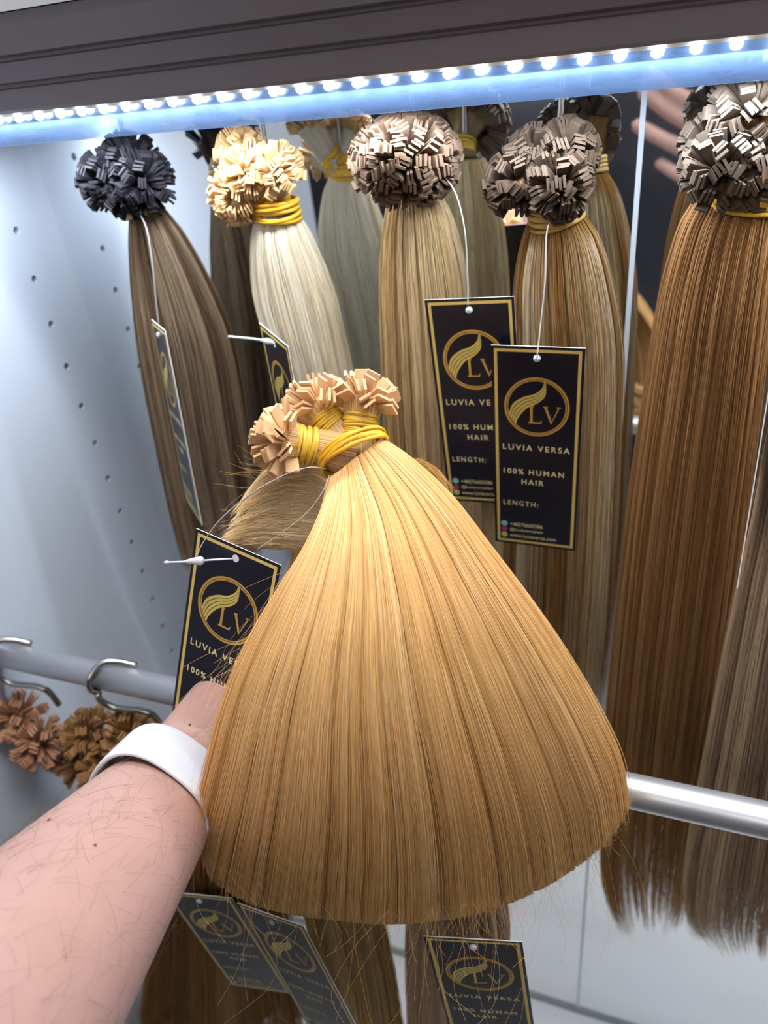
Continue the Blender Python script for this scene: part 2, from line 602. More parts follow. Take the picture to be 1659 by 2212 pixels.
def tube_hair(parent, C, A, B, cols, n=2600, m=26, rad=0.00011, seed=1, frizz=0.0012, nlock=26, root=None, endvar=0.10, name='hair', streaky=0.75, locks=0.004):
    """hair as a bundle: core mesh with strands growing over it"""
    r = np.random.default_rng(seed)
    loc = np.array(parent.location)
    C = catmull(np.asarray(C) - loc, m)
    A = catmull(A, m)
    B = catmull(B, m)
    # core
    sides = 40
    ang = np.linspace(0, 2 * np.pi, sides, endpoint=False)
    mm = int(m * (0.97 - 0.9 * endvar))
    sc = np.linspace(0.90, 0.86, mm)
    sc[-4:] *= np.array([0.92, 0.8, 0.6, 0.3])
    V = C[:mm, None, :] + sc[:, None, None] * (np.cos(ang)[None, :, None] * A[:mm, None, :] + np.sin(ang)[None, :, None] * B[:mm, None, :])
    F = [(i * sides + k, i * sides + (k + 1) % sides, (i + 1) * sides + (k + 1) % sides, (i + 1) * sides + k) for i in range(mm - 1) for k in range(sides)]
    F += [tuple(range(sides - 1, -1, -1)), tuple((mm - 1) * sides + k for k in range(sides))]
    core = mobj(name, V.reshape(-1, 3), F, M['core'], parent, True)
    q = streak(ang, seed + 50, nlock)
    cc = palette(cols, np.tile(q, (mm, 1)))
    set_vcol(core.data, cc.reshape(-1, 4))
    # strands
    th = r.random(n) * 2 * np.pi
    rr = 0.82 + 0.2 * r.random(n) ** 0.7
    lk = (th / (2 * np.pi) * nlock) % 1.0
    lockd = np.abs(2 * lk - 1) ** 2                       # valley between locks
    t = np.linspace(0, 1, m)
    ph = r.random((n, 2)) * 6.28
    fr = r.random((n, 2)) * 5 + 2
    wob = frizz * np.sin(fr[:, 0:1] * t[None] * 2 + ph[:, 0:1]) * t[None] ** 0.7
    wob2 = frizz * np.sin(fr[:, 1:2] * t[None] * 2 + ph[:, 1:2]) * t[None] ** 0.7
    aw = np.linalg.norm(A, axis=1)[None]
    bw = np.linalg.norm(B, axis=1)[None]
    rad_f = rr[:, None] - (locks * lockd[:, None] * (0.2 + 0.8 * t[None])) / np.minimum(aw, bw)
    le = r.random(nlock * 2)
    ends = 1 - endvar * (0.65 * le[((th / (2 * np.pi) * nlock * 2).astype(int)) % (nlock * 2)] + 0.5 * r.random(n) ** 1.5)
    # strand parameter stretched so that ends differ
    te = t[None] * ends[:, None]
    idx = te * (m - 1)
    i0 = np.minimum(idx.astype(int), m - 2)
    fu = (idx - i0)[..., None]
    Cc = C[i0] * (1 - fu) + C[i0 + 1] * fu
    Aa = A[i0] * (1 - fu) + A[i0 + 1] * fu
    Bb = B[i0] * (1 - fu) + B[i0 + 1] * fu
    ct, st = np.cos(th)[:, None], np.sin(th)[:, None]
    P = Cc + (rad_f * ct + wob / aw)[..., None] * Aa + (rad_f * st + wob2 / bw)[..., None] * Bb
    R = np.full((n, m), rad) * (1 - 0.65 * np.clip((t[None] - 0.8) / 0.2, 0, 1))
    q = streaky * streak(th + 0.06 * r.standard_normal(n), seed + 50, nlock) + (1 - streaky) * r.random(n)
    Cq = np.repeat(palette(cols, q)[:, None, :], m, 1)
    if root is not None:
        f = np.clip((root[1] - te) / root[2], 0, 1)[..., None]
        Cq = Cq * (1 - f) + np.array(root[0]) * f
    Cq = Cq * (0.85 + 0.3 * r.random((n, 1, 1)))
    Cq[..., 3] = 1
    st_o = hair_curves('strands', P, R, Cq, core, M['hair'])
    return core


def rows_world(rows):
    """rows: (y, xl, xr, Y, depth)"""
    C, A, B = [], [], []
    for y, xl, xr, Y, d in rows:
        a, b = PY(xl, y, Y), PY(xr, y, Y)
        # keep both edges on one horizontal plane
        C.append((a + b) / 2)
        h = (b - a) / 2
        A.append(h)
        B.append(np.array([0, d, 0.0]))
    return np.array(C), np.array(A), np.array(B)


# ---- bonded tips
def tip_mesh(name, material, wd=0.0064, th=0.0015, ln=0.0135):
    V = []
    for u, s in ((0, 0.62), (0.45, 0.95), (1.0, 1.0)):
        x, y = wd / 2 * s, th / 2 * (0.8 + 0.2 * s)
        bow = 0.0004 * (u - 0.5)
        V += [(-x, -y + bow, u * ln), (x, -y + bow, u * ln), (x, y + bow, u * ln), (-x, y + bow, u * ln)]
    F = [(3, 2, 1, 0), (8, 9, 10, 11)]
    for j in (0, 4):
        for k in range(4):
            F.append((j + k, j + (k + 1) % 4, j + 4 + (k + 1) % 4, j + 4 + k))
    me = bpy.data.meshes.new(name)
    me.from_pydata(V, [], F)
    me.materials.append(material)
    return me


def rot_to(zdir, spin):
    z = Vector(zdir).normalized()
    q = z.to_track_quat('Z', 'Y')
    return q.to_matrix().to_4x4() @ Matrix.Rotation(spin, 4, 'Z')


def loops_data(center, axis, rx, ry=None, n=5, wid=0.006, r=0.0011, seed=0, tilt=0.12, seg=28, xdir=None):
    """a rubber band wound n times"""
    rr = random.Random(seed)
    parts = []
    ry = ry or rx
    z = Vector(axis).normalized()
    if xdir is None:
        xdir = z.orthogonal()
    xd = (Vector(xdir) - z * Vector(xdir).dot(z)).normalized()
    yd = z.cross(xd)
    c = Vector(center)
    for k in range(n):
        off = (k / (n - 1) - 0.5) * wid if n > 1 else 0
        ta, tb = rr.uniform(-tilt, tilt), rr.uniform(-tilt, tilt)
        g = rr.uniform(0.97, 1.05)
        P = []
        for i in range(seg):
            a = 2 * math.pi * i / seg
            p = c + xd * (rx * g * math.cos(a)) + yd * (ry * g * math.sin(a)) + z * (off + rx * (ta * math.cos(a) + tb * math.sin(a)))
            P.append(tuple(p))
        T, A, B = frames(np.array(P))
        parts.append(tube_data(P, r * rr.uniform(0.8, 1.2), 6, closed=True))
    return merge(parts)


def tuft(parent, tipme, center, axis, R, n, cone, neck_from, neck_r, hcol, bandmat, seed, band=True, band_at=0.45, band_r=None, jit=0.0012, sx=None, dens=1.0, stack=4, pitch=0.0022, nb=6, bw=0.007):
    """bonded tips fanning out of a tied neck; returns the neck object"""
    rr = random.Random(seed)
    loc = Vector(parent.location)
    c = Vector(center) - loc
    ax = Vector(axis).normalized()
    nf = Vector(neck_from) - loc
    # neck of hair
    P = [tuple(nf), tuple(nf.lerp(c, 0.5) + ax * 0.0), tuple(c + ax * (R * 0.25))]
    Pn = catmull(P, 9)
    rads = np.interp(np.linspace(0, 1, 9), [0, band_at, 0.8, 1], [neck_r * 1.15, neck_r * 0.9, neck_r * 1.1, max(neck_r * 1.2, R * 0.52)])
    V, F = tube_data(Pn, rads, 18)
    nk = mobj('hair_neck', V, F, M['core'], parent, True)
    set_vcol(nk.data, np.tile(np.array(hcol), (len(V), 1)))
    # strands on the neck
    m = 9
    ns = 260
    r = np.random.default_rng(seed)
    T, A, B = frames(Pn)
    th = r.random(ns) * 6.283
    g = 0.96 + 0.1 * r.random((ns, 1))
    tw = 0.25 * (r.random((ns, 1)) - 0.5) * np.linspace(0, 1, m)[None]
    PP = Pn[None] + (g * rads[None])[..., None] * (np.cos(th[:, None] + tw)[..., None] * A[None] + np.sin(th[:, None] + tw)[..., None] * B[None])
    CC = np.tile(np.array(hcol), (ns, m, 1)) * (0.75 + 0.5 * r.random((ns, 1, 1)))
    hair_curves('strands', PP, np.full((ns, m), 0.00010), CC, nk, M['hair'])
    # tips on a cap, in little stacks of parallel pieces
    ga = math.pi * (3 - 5 ** 0.5)
    q = ax.to_track_quat('Z', 'Y')
    if sx is None:
        sx = (1, 1)
    ng = max(1, round(n * dens / stack))
    ph0 = rr.uniform(0, 6.28)
    ln = 0.0135
    for i in range(ng):
        u = (i + 0.5) / ng
        ct = 1 - u * (1 - math.cos(cone))
        st = math.sqrt(max(0, 1 - ct * ct))
        a = ga * i + ph0
        d = Vector((st * math.cos(a) + rr.uniform(-0.05, 0.05), st * math.sin(a) + rr.uniform(-0.05, 0.05), ct)).normalized()
        dw = (q @ d).normalized()
        fr_ = rot_to(dw, rr.uniform(0, math.pi))
        tx, ty = fr_.col[0].to_3d(), fr_.col[1].to_3d()
        kk = stack + rr.choice((-1, 0, 0, 1))
        for j in range(kk):
            off = (j - (kk - 1) / 2) * pitch
            dj = (dw * R + ty * off + tx * rr.uniform(-0.0009, 0.0009)).normalized()
            rj = R * (1 + 0.0) + rr.uniform(-jit, jit)
            dj = (dj + Vector((rr.uniform(-1, 1), rr.uniform(-1, 1), rr.uniform(-1, 1))) * 0.03).normalized()
            pos = c + dj * (rj - ln)
            if sx != (1, 1):
                v_ = dj * (rj - ln)
                pos = c + Vector((v_[0] * sx[0] + dj[0] * ln * (sx[0] - 1), v_[1], v_[2] * sx[1] + dj[2] * ln * (sx[1] - 1)))
            zx = dj
            yx = (ty - zx * ty.dot(zx)).normalized()
            xx = yx.cross(zx)
            sp = rr.uniform(-0.10, 0.10)
            mw = Matrix(((xx[0], yx[0], zx[0], pos[0]), (xx[1], yx[1], zx[1], pos[1]), (xx[2], yx[2], zx[2], pos[2]), (0, 0, 0, 1))) @ Matrix.Rotation(sp, 4, 'Z')
            share('bond_tip', tipme, nk, mw)
    if band:
        bp = Vector(np.array(Pn[int(8 * band_at)]))
        tdir = Vector(np.array(Pn[int(8 * band_at) + 1] - Pn[int(8 * band_at) - 1]))
        br = band_r or float(rads[int(8 * band_at)]) * 1.08
        V, F = loops_data(bp, tdir, br, n=nb, wid=bw, r=0.0011, seed=seed)
        mobj('rubber_band', V, F, bandmat, nk, True)
    return nk


TOCAM = lambda p: (Vector((0, 0, CH)) - Vector(p)).normalized()


def s_hook(top, low, name_label, parent_bar_r, r=0.0016, mt=None):
    """wire hook from a bar down to a bundle: top (bar centre), low (carry point)"""
    t = np.array(top, float)
    l = np.array(low, float)
    pr = parent_bar_r + r
    P = [t + (0, pr * 0.9, -pr * 1.1), t + (0, pr * 1.05, 0.0), t + (0, 0.0, pr), t + (0, -pr * 1.05, 0),
         t + (0, -pr * 0.8, -pr * 2.0), (t + l) / 2 + (0, -0.004, 0), l + (0, -0.006, 0.010), l + (0, -0.003, 0.0), l + (0, 0.004, -0.003), l + (0, 0.010, 0.004)]
    o = tube('wire_hook', P, r, mt or M['wirecl'], None, sides=8, smoothpts=48)
    return o


def hanging_bundle(label, rows, cols, tufts, tipme, hcol, band, bandmat, group, seed, n=2600, rad=0.00012, root=None, nlock=26, streaky=0.75, frizz=0.0012, endvar=0.1, locks=0.004, neckr=0.0085):
    C, A, B = rows_world(rows)
    root_e = empty('hair_bundle', tuple(C[0]))
    tag(root_e, label, 'hair bundle', group)
    tube_hair(root_e, C, A, B, cols, n=n, rad=rad, seed=seed, root=root, nlock=nlock, streaky=streaky, frizz=frizz, endvar=endvar, locks=locks)
    for k, tf in enumerate(tufts):
        (px, py, Y, R, nt, cone, axis) = tf[:7]
        c = Vector(PY(px, py, Y))
        # axis blends direction to camera, up and sideways
        ax = (TOCAM(c) * axis[0] + Vector((0, 0, 1)) * axis[1] + Vector((1, 0, 0)) * axis[2]).normalized()
        base = c - ax * 0.006
        tuft(root_e, tipme, base, ax, R, nt, math.radians(cone), tuple(C[0]), neckr, hcol, bandmat, seed * 31 + k, sx=tf[7] if len(tf) > 7 else (1, 1))
    if band:
        px, py, Y, rx, ry, wid = band
        c = Vector(PY(px, py, Y)) - root_e.location
        ax = Vector(C[1] - C[0])
        V, F = loops_data(c, ax, rx, ry, n=7, wid=wid, r=0.0013, seed=seed, xdir=(1, 0, 0), seg=36)
        mobj('rubber_band', V, F, bandmat, root_e, True)
    return root_e


T_black = tip_mesh('bond_tip', tipmat('black_tip', lin(38, 36, 40)))
T_cream = tip_mesh('bond_tip', tipmat('cream_tip', lin(206, 164, 114), 0.4), wd=0.0056, th=0.0011)
T_brown = tip_mesh('bond_tip', tipmat('brown_tip', lin(104, 84, 69)), wd=0.0060, th=0.0014)
T_brown2 = tip_mesh('bond_tip', tipmat('dark_brown_tip', lin(80, 66, 55)))
T_ash = tip_mesh('bond_tip', tipmat('ash_brown_tip', lin(92, 80, 70)))
T_cara = tip_mesh('bond_tip', tipmat('caramel_tip', lin(224, 180, 136), 0.28), wd=0.0072, th=0.0014, ln=0.0150)
T_rose = tip_mesh('bond_tip', tipmat('rosy_brown_tip', lin(168, 126, 100)))
T_tan = tip_mesh('bond_tip', tipmat('tan_tip', lin(146, 108, 70)))

YB = 0.462
G = 'hair bundles hanging in the cabinet'
# B1 dark
hanging_bundle('dark taupe brown hair bundle with black bonded tips next to the white side panel',
               [(458, 284, 356, YB, 0.010), (520, 286, 400, YB, 0.016), (640, 292, 462, YB, 0.020), (760, 307, 505, YB, 0.022), (960, 345, 538, YB, 0.023), (1100, 372, 560, YB, 0.022), (1230, 402, 575, YB, 0.020)],
               [lin(86, 66, 50), lin(122, 98, 76), lin(176, 154, 126), lin(98, 76, 58)],
               [(232, 388, YB - 0.012, 0.0230, 85, 84, (0.95, 0.25, -0.40)), (312, 392, YB - 0.014, 0.0222, 80, 82, (1.0, 0.12, 0.32)),
                (278, 345, YB - 0.004, 0.0220, 80, 82, (0.8, 0.6, 0.0)), (272, 425, YB - 0.018, 0.0170, 44, 76, (1.2, -0.15, -0.2))],
               T_black, lin(70, 56, 44), (303, 452, YB - 0.002, 0.0125, 0.012, 0.008), M['band_t'], G, 3, nlock=20)
# B2 platinum
hanging_bundle('platinum white hair bundle with cream tips and amber bands',
               [(462, 556, 640, YB - 0.004, 0.011), (520, 548, 672, YB - 0.002, 0.018), (640, 553, 722, YB, 0.021), (760, 590, 748, YB, 0.021), (880, 622, 772, YB, 0.020), (1050, 668, 800, YB, 0.018), (1220, 705, 826, YB, 0.016)],
               [lin(244, 226, 190), lin(250, 238, 212), lin(254, 246, 228)],
               [(498, 425, YB - 0.016, 0.0195, 75, 82, (0.8, -0.1, -0.7)), (535, 362, YB - 0.014, 0.0195, 75, 80, (0.85, 0.5, -0.25)),
                (598, 362, YB - 0.012, 0.0190, 75, 80, (0.85, 0.6, 0.3)), (518, 318, YB + 0.004, 0.0190, 72, 80, (0.4, 0.9, -0.2))],
               T_cream, lin(236, 222, 196), (598, 452, YB - 0.006, 0.0145, 0.013, 0.010), M['band_o'], G, 4, nlock=14, streaky=0.4)
# B3 ash blonde
hanging_bundle('ash blonde hair bundle with a large dome of brown tips',
               [(420, 842, 952, YB, 0.011), (480, 832, 978, YB, 0.018), (600, 823, 1006, YB, 0.022), (760, 828, 1022, YB, 0.023), (960, 836, 1030, YB, 0.022), (1150, 846, 1036, YB, 0.020), (1300, 856, 1036, YB, 0.018)],
               [lin(180, 148, 102), lin(220, 188, 138), lin(246, 224, 180), lin(208, 174, 124)],
               [(874, 342, YB - 0.016, 0.0300, 300, 92, (1.0, 0.36, 0.0), (1.13, 0.90))],
               T_brown, lin(176, 148, 104), None, M['band_y'], G, 5, nlock=22)
# B4 highlighted
hanging_bundle('brown and blonde highlighted hair bundle behind the front hanging tag',
               [(466, 1146, 1262, YB - 0.004, 0.012), (520, 1128, 1296, YB - 0.002, 0.019), (620, 1112, 1325, YB, 0.023), (760, 1108, 1345, YB, 0.024), (960, 1100, 1342, YB, 0.024), (1200, 1090, 1332, YB, 0.023), (1400, 1080, 1318, YB, 0.020), (1560, 1076, 1300, YB, 0.018)],
               [lin(146, 102, 56), lin(176, 132, 80), lin(250, 236, 200), lin(160, 114, 64), lin(240, 220, 174)],
               [(1112, 388, YB - 0.010, 0.0205, 84, 82, (0.95, 0.3, -0.45)), (1150, 325, YB + 0.0, 0.0180, 62, 80, (0.7, 0.7, -0.3)),
                (1230, 318, YB - 0.006, 0.0188, 72, 80, (0.8, 0.65, 0.25)), (1212, 398, YB - 0.020, 0.0200, 82, 82, (1.1, 0.08, 0.1))],
               T_brown2, lin(150, 112, 66), (1200, 458, YB - 0.006, 0.0150, 0.013, 0.009), M['band_t'], G, 6, nlock=18, root=(lin(158, 118, 62), 0.16, 0.1))
# B5 brown right
YB5 = 0.448
hanging_bundle('long chestnut brown hair bundle with grey-brown tips at the right edge',
               [(436, 1496, 1700, YB5, 0.014), (500, 1462, 1690, YB5, 0.021), (640, 1424, 1672, YB5, 0.026), (800, 1399, 1652, YB5, 0.027), (1050, 1362, 1622, YB5, 0.028), (1300, 1334, 1590, YB5, 0.027), (1550, 1310, 1556, YB5, 0.026), (1750, 1300, 1520, YB5, 0.025), (1900, 1300, 1496, YB5, 0.022), (2010, 1335, 1470, YB5, 0.016)],
               [lin(128, 90, 54), lin(164, 122, 78), lin(200, 156, 108), lin(148, 106, 66)],
               [(1555, 368, YB5 - 0.018, 0.0212, 86, 82, (1.0, 0.18, -0.22)), (1642, 372, YB5 - 0.016, 0.0200, 76, 80, (1.0, 0.08, 0.25)),
                (1618, 240, YB5 - 0.004, 0.0220, 92, 82, (0.9, 0.45, 0.0)), (1515, 298, YB5 + 0.004, 0.0150, 44, 80, (0.6, 0.4, -0.8))],
               T_ash, lin(150, 112, 68), (1625, 428, YB5 - 0.004, 0.0185, 0.015, 0.008), M['band_y'], G, 8, n=4200, nlock=34, endvar=0.17, streaky=0.5)
# B6 taupe far right (head outside the frame)
YB6 = 0.40
hanging_bundle('taupe hair bundle with pale streaks at the lower right edge of the picture',
               [(420, 1800, 1900, YB6, 0.010), (640, 1722, 1890, YB6, 0.018), (900, 1668, 1870, YB6, 0.024), (1150, 1618, 1850, YB6, 0.026), (1400, 1566, 1830, YB6, 0.026), (1650, 1520, 1800, YB6, 0.026), (1850, 1482, 1780, YB6, 0.024), (1975, 1478, 1745, YB6, 0.018), (2050, 1520, 1720, YB6, 0.012)],
               [lin(146, 120, 96), lin(184, 156, 128), lin(220, 196, 162), lin(160, 134, 108)],
               [(1790, 360, YB6 - 0.01, 0.028, 30, 85, (0.8, 0.5, -0.3)), (1880, 360, YB6 - 0.01, 0.028, 30, 85, (0.8, 0.5, 0.3))],
               T_brown, lin(140, 116, 92), (1850, 425, YB6, 0.012, 0.011, 0.008), M['band_y'], G, 9, n=3600, nlock=22, endvar=0.16, frizz=0.0022, locks=0.006)

# hooks for the upper bundles
HB = (0, 0.462, CH + 0.012)
for (px, py, Y, lab) in ((312, 430, YB + 0.004, 'bright wire hook holding the dark bundle with black tips'),
                         (598, 420, YB + 0.004, 'bright wire hook holding the platinum bundle'),
                         (905, 395, YB + 0.004, 'bright wire hook holding the ash blonde bundle'),
                         (1205, 430, YB + 0.004, 'bright wire hook holding the brown and blonde highlighted bundle'),
                         (1600, 420, YB5 + 0.004, 'bright wire hook holding the chestnut bundle')):
    p = PY(px, py, Y)
    h = s_hook((p[0] + 0.004, 0.462, CH + 0.012), p, lab, 0.004, r=0.0018)
    tag(h, lab, 'hook', 'wire hooks on the upper bar')

# bundles on the silver rod
GL = 'hair bundles hanging on the silver rod'


def rod_hook(px, label, low_px, low_py):
    """bent wire hook over the rod"""
    p = PY(px, 1414 + 0.2225 * px, YROD)
    x0 = p[0]
    r = 0.0025
    R0 = 0.0102 + r
    z0 = ZROD
    P = [(x0 + 0.026, YROD + R0 * 0.9, z0 + R0 * 0.45), (x0 + 0.014, YROD + R0 * 0.5, z0 + R0 * 0.95), (x0 + 0.004, YROD, z0 + R0 * 1.08)]
    for a in (60, 100, 140, 180, 215):
        P.append((x0 - 0.001, YROD - R0 * 1.02 * math.sin(math.radians(a)) * 1.0 if a < 180 else YROD - R0 * 1.0, z0 + R0 * math.cos(math.radians(a)) * 1.0) if a <= 140 else (x0 + 0.001 * (a - 180) / 35, YROD - R0 * (0.85 if a == 180 else 0.75), z0 - R0 * (0.9 if a == 180 else 1.5)))
    P += [(x0 + 0.010, YROD - R0 * 0.6, z0 - R0 * 1.95), (x0 + 0.030, YROD - R0 * 0.4, z0 - R0 * 1.95), (x0 + 0.040, YROD - R0 * 0.3, z0 - R0 * 2.3), (x0 + 0.043, YROD - R0 * 0.2, z0 - R0 * 3.6)]
    o = tube('rod_hook', P, r, M['wire'], None, sides=10, smoothpts=70)
    tag(o, label, 'hook', 'bent wire hooks over the silver rod')
    return o


rod_hook(0, 'bent wire hook on the silver rod at the left edge of the picture', 0, 0)
rod_hook(222, 'bent wire hook on the silver rod just left of the held black tag', 0, 0)

hanging_bundle('bundle with rosy brown tips on the silver rod at the left edge',
               [(1628, 30, 108, YROD - 0.002, 0.010), (1690, 58, 128, YROD, 0.012), (1800, 88, 178, YROD, 0.015), (1950, 130, 236, YROD, 0.017), (2150, 185, 300, YROD, 0.016), (2350, 240, 350, YROD, 0.014)],
               [lin(92, 74, 60), lin(112, 92, 74), lin(130, 108, 88)],
               [(88, 1605, YROD - 0.020, 0.0245, 84, 88, (1.0, 0.15, 0.35)), (35, 1545, YROD - 0.012, 0.0245, 66, 88, (0.8, 0.5, -0.3)), (0, 1640, YROD - 0.022, 0.0245, 80, 88, (1.1, -0.1, -0.4))],
               T_rose, lin(150, 116, 76), None, M['band_y'], GL, 12, n=1500, nlock=16)
hanging_bundle('bundle with tan tips on the silver rod above the white wristband',
               [(1650, 190, 250, YROD - 0.002, 0.010), (1720, 205, 275, YROD, 0.013), (1850, 235, 330, YROD, 0.016), (2050, 290, 400, YROD, 0.017), (2250, 335, 445, YROD, 0.015)],
               [lin(96, 76, 54), lin(120, 96, 68), lin(84, 66, 48)],
               [(188, 1582, YROD - 0.010, 0.0240, 78, 88, (0.7, 0.5, -0.6)), (282, 1588, YROD - 0.012, 0.0235, 76, 88, (0.8, 0.55, 0.5)), (228, 1660, YROD - 0.024, 0.0240, 78, 88, (1.2, -0.1, -0.1)), (162, 1645, YROD - 0.014, 0.0215, 48, 84, (0.8, -0.1, -0.8))],
               T_tan, lin(140, 106, 64), None, M['band_y'], GL, 13, n=1500, nlock=16)
# three whose heads are hidden by the held bundle
hanging_bundle('brown hair bundle at the bottom edge below the forearm, behind two navy tags',
               [(1640, 420, 500, 0.240, 0.010), (1760, 370, 540, 0.240, 0.018), (1900, 335, 600, 0.240, 0.022), (2060, 318, 640, 0.240, 0.024), (2212, 306, 660, 0.240, 0.025), (2330, 330, 640, 0.240, 0.022)],
               [lin(152, 108, 60), lin(193, 147, 90), lin(134, 96, 58), lin(220, 175, 119)],
               [(460, 1600, 0.235, 0.028, 24, 85, (0.9, 0.4, 0.0))],
               T_tan, lin(175, 132, 79), None, M['band_y'], GL, 14, n=2400, nlock=18)
hanging_bundle('caramel and blonde streaked hair bundle at the bottom edge, below the held hair',
               [(1700, 640, 720, 0.245, 0.010), (1820, 640, 770, 0.245, 0.016), (1960, 660, 820, 0.245, 0.018), (2100, 690, 850, 0.245, 0.019), (2212, 712, 868, 0.245, 0.019), (2330, 755, 890, 0.245, 0.017)],
               [lin(200, 150, 90), lin(236, 206, 150), lin(186, 136, 80), lin(240, 212, 160)],
               [(690, 1660, 0.235, 0.028, 24, 85, (0.9, 0.4, 0.0))],
               T_tan, lin(220, 170, 102), None, M['band_y'], GL, 15, n=2000, nlock=14)
hanging_bundle('taupe beige hair bundle at the bottom edge behind the black tag',
               [(1760, 920, 1000, 0.245, 0.010), (1850, 890, 1060, 0.245, 0.017), (1980, 880, 1098, 0.245, 0.019), (2100, 878, 1096, 0.245, 0.019), (2212, 882, 1090, 0.245, 0.019), (2330, 890, 1080, 0.245, 0.017)],
               [lin(205, 173, 143), lin(240, 205, 170), lin(220, 187, 158)],
               [(960, 1720, 0.235, 0.028, 24, 85, (0.9, 0.4, 0.0))],
               T_rose, lin(220, 175, 132), None, M['band_y'], GL, 16, n=2000, nlock=14, streaky=0.5)

# ================================================================== HELD BUNDLE
def held_bundle():
    r = np.random.default_rng(5)
    root = empty('hair_bundle', PZ(765, 985, 0.40))
    tag(root, 'golden blonde hair bundle held in front, folded under, with caramel tips', 'hair bundle')
    loc = np.array(root.location)
    Lp = np.array([(704, 1036), (700, 1075), (686, 1120), (655, 1185), (610, 1258), (562, 1340), (516, 1430), (484, 1520), (460, 1610), (441, 1695), (432, 1765)], float)
    Rp = np.array([(826, 946), (868, 972), (925, 1020), (984, 1080), (1056, 1175), (1122, 1262), (1192, 1362), (1256, 1465), (1308, 1562), (1341, 1642), (1354, 1725)], float)
    Fp = np.array([(432, 1765), (438, 1832), (474, 1900), (575, 1952), (730, 1979), (870, 1986), (1020, 1966), (1140, 1922), (1240, 1862), (1312, 1796), (1354, 1725)], float)
    Tp = np.array([(704, 1036), (735, 1015), (765, 990), (796, 968), (826, 946)], float)

    def sample(P, u):
        t = np.clip(u, 0, 1) * (len(P) - 1)
        m = 400
        D = catmull(P, m)
        i = t / (len(P) - 1) * (m - 1)
        i0 = np.minimum(i.astype(int), m - 2)
        f = (i - i0)[..., None]
        return D[i0] * (1 - f) + D[i0 + 1] * f

    def coons(s, t):
        """s in 0..1 across, t in 0..1 down; arrays of the same shape"""
        L, R, Fo, T = sample(Lp, t), sample(Rp, t), sample(Fp, s), sample(Tp, s)
        s_, t_ = s[..., None], t[..., None]
        ruled = (1 - s_) * L + s_ * R + (1 - t_) * T + t_ * Fo
        corner = (1 - s_) * (1 - t_) * Lp[0] + s_ * (1 - t_) * Rp[0] + (1 - s_) * t_ * Lp[-1] + s_ * t_ * Rp[-1]
        return ruled - corner

    ZPOLY = np.polyfit([0, 0.15, 0.3, 0.45, 0.6, 0.75, 0.85, 0.92, 1.0], [0.400, 0.388, 0.378, 0.372, 0.370, 0.373, 0.379, 0.386, 0.397], 4)

    def depth(s, t):
        q = (2 * s - 1)
        prof = np.sqrt(np.clip(1 - q * q * 0.985, 0, 1))
        base = np.polyval(ZPOLY, t)
        extra = 0.044 * np.clip(t, 0, 1) ** 4 * prof
        return base - prof * (0.012 + 0.026 * np.sin(np.pi * np.clip(t, 0, 1) * 0.62) - extra)

    def world(pxpy, z):
        x = (pxpy[..., 0] - 829.5) / FPX * z
        y = (pxpy[..., 1] - 1106) / FPX * z
        c = np.stack([x, y, z], -1)
        p = c @ CM.T
        p[..., 2] += CH
        return p
    fwd = CM[:, 2]

    def path(s, lay, zoff, mt=24, mf=9, mb=7, foldr=None):
        """strand paths for s (n,), lay: depth below the surface in metres"""
        n = len(s)
        t = np.linspace(0, 1, mt) ** 0.9
        S = np.repeat(s[:, None], mt, 1)
        T = np.repeat(t[None], n, 0)
        z = depth(S, T) + zoff(S, T) + lay[:, None] * (0.3 + 0.7 * T)
        P = world(coons(S, T), z)
        end = P[:, -1]
        d = P[:, -1] - P[:, -2]
        d /= np.linalg.norm(d, axis=1)[:, None]
        # roll under
        q = 2 * s - 1
        rho = 0.0100 + 0.0200 * np.sqrt(np.clip(1 - q ** 2, 0, 1)) - lay * 0.6
        rho = np.maximum(rho, 0.003)
        ph = np.linspace(0, np.pi, mf + 1)[1:]
        fw = fwd[None] - d * (d @ fwd)[:, None]
        fw /= np.linalg.norm(fw, axis=1)[:, None]
        Pf = end[:, None] + d[:, None] * (rho[:, None] * np.sin(ph)[None])[..., None] + fw[:, None] * (rho[:, None] * (1 - np.cos(ph))[None])[..., None]
        # back layer rising behind to the grip
        e2 = Pf[:, -1]
        grip = PZ(715, 1190, 0.432)
        grip = grip[None] + (s[:, None] - 0.5) * np.array([[0.03, 0, 0]]) + r.normal(0, 0.003, (n, 3))
        v = np.linspace(0, 1, mb + 1)[1:][None, :, None]
        mid = (e2 + grip) / 2 + fwd * 0.012
        Pb = (1 - v) ** 2 * e2[:, None] + 2 * v * (1 - v) * mid[:, None] + v ** 2 * grip[:, None]
        return np.concatenate([P, Pf, Pb], 1)

    # locks across the fan
    nl = 34
    edges = np.sort(np.concatenate([[0, 1], r.random(nl - 1)]))
    ldep = r.random(nl) * 0.0012
    lhue = r.random(nl)

    def lock_of(s):
        i = np.clip(np.searchsorted(edges, s, 'right') - 1, 0, nl - 1)
        wdt = edges[i + 1] - edges[i]
        f = (s - edges[i]) / np.maximum(wdt, 1e-4)
        return i, f, wdt

    def zoff_plain(S, T):
        return 0.0 * S

    # ---- core surface (front, fold, back)
    ns = 90
    sv = np.linspace(0.004, 0.996, ns)
    Pc = path(sv, np.full(ns, 0.0042), zoff_plain)
    m = Pc.shape[1]
    V = (Pc - loc).reshape(-1, 3)
    F = [(i * m + j, (i + 1) * m + j, (i + 1) * m + j + 1, i * m + j + 1) for i in range(ns - 1) for j in range(m - 1)]
    core = mobj('hair', V, F, M['core'], root, True)
    set_vcol(core.data, np.tile(np.array(lin(176, 128, 62)), (len(V), 1)))
    # ---- strands
    n = 14000
    s = r.random(n)
    s = np.clip(s + 0.0, 0.001, 0.999)
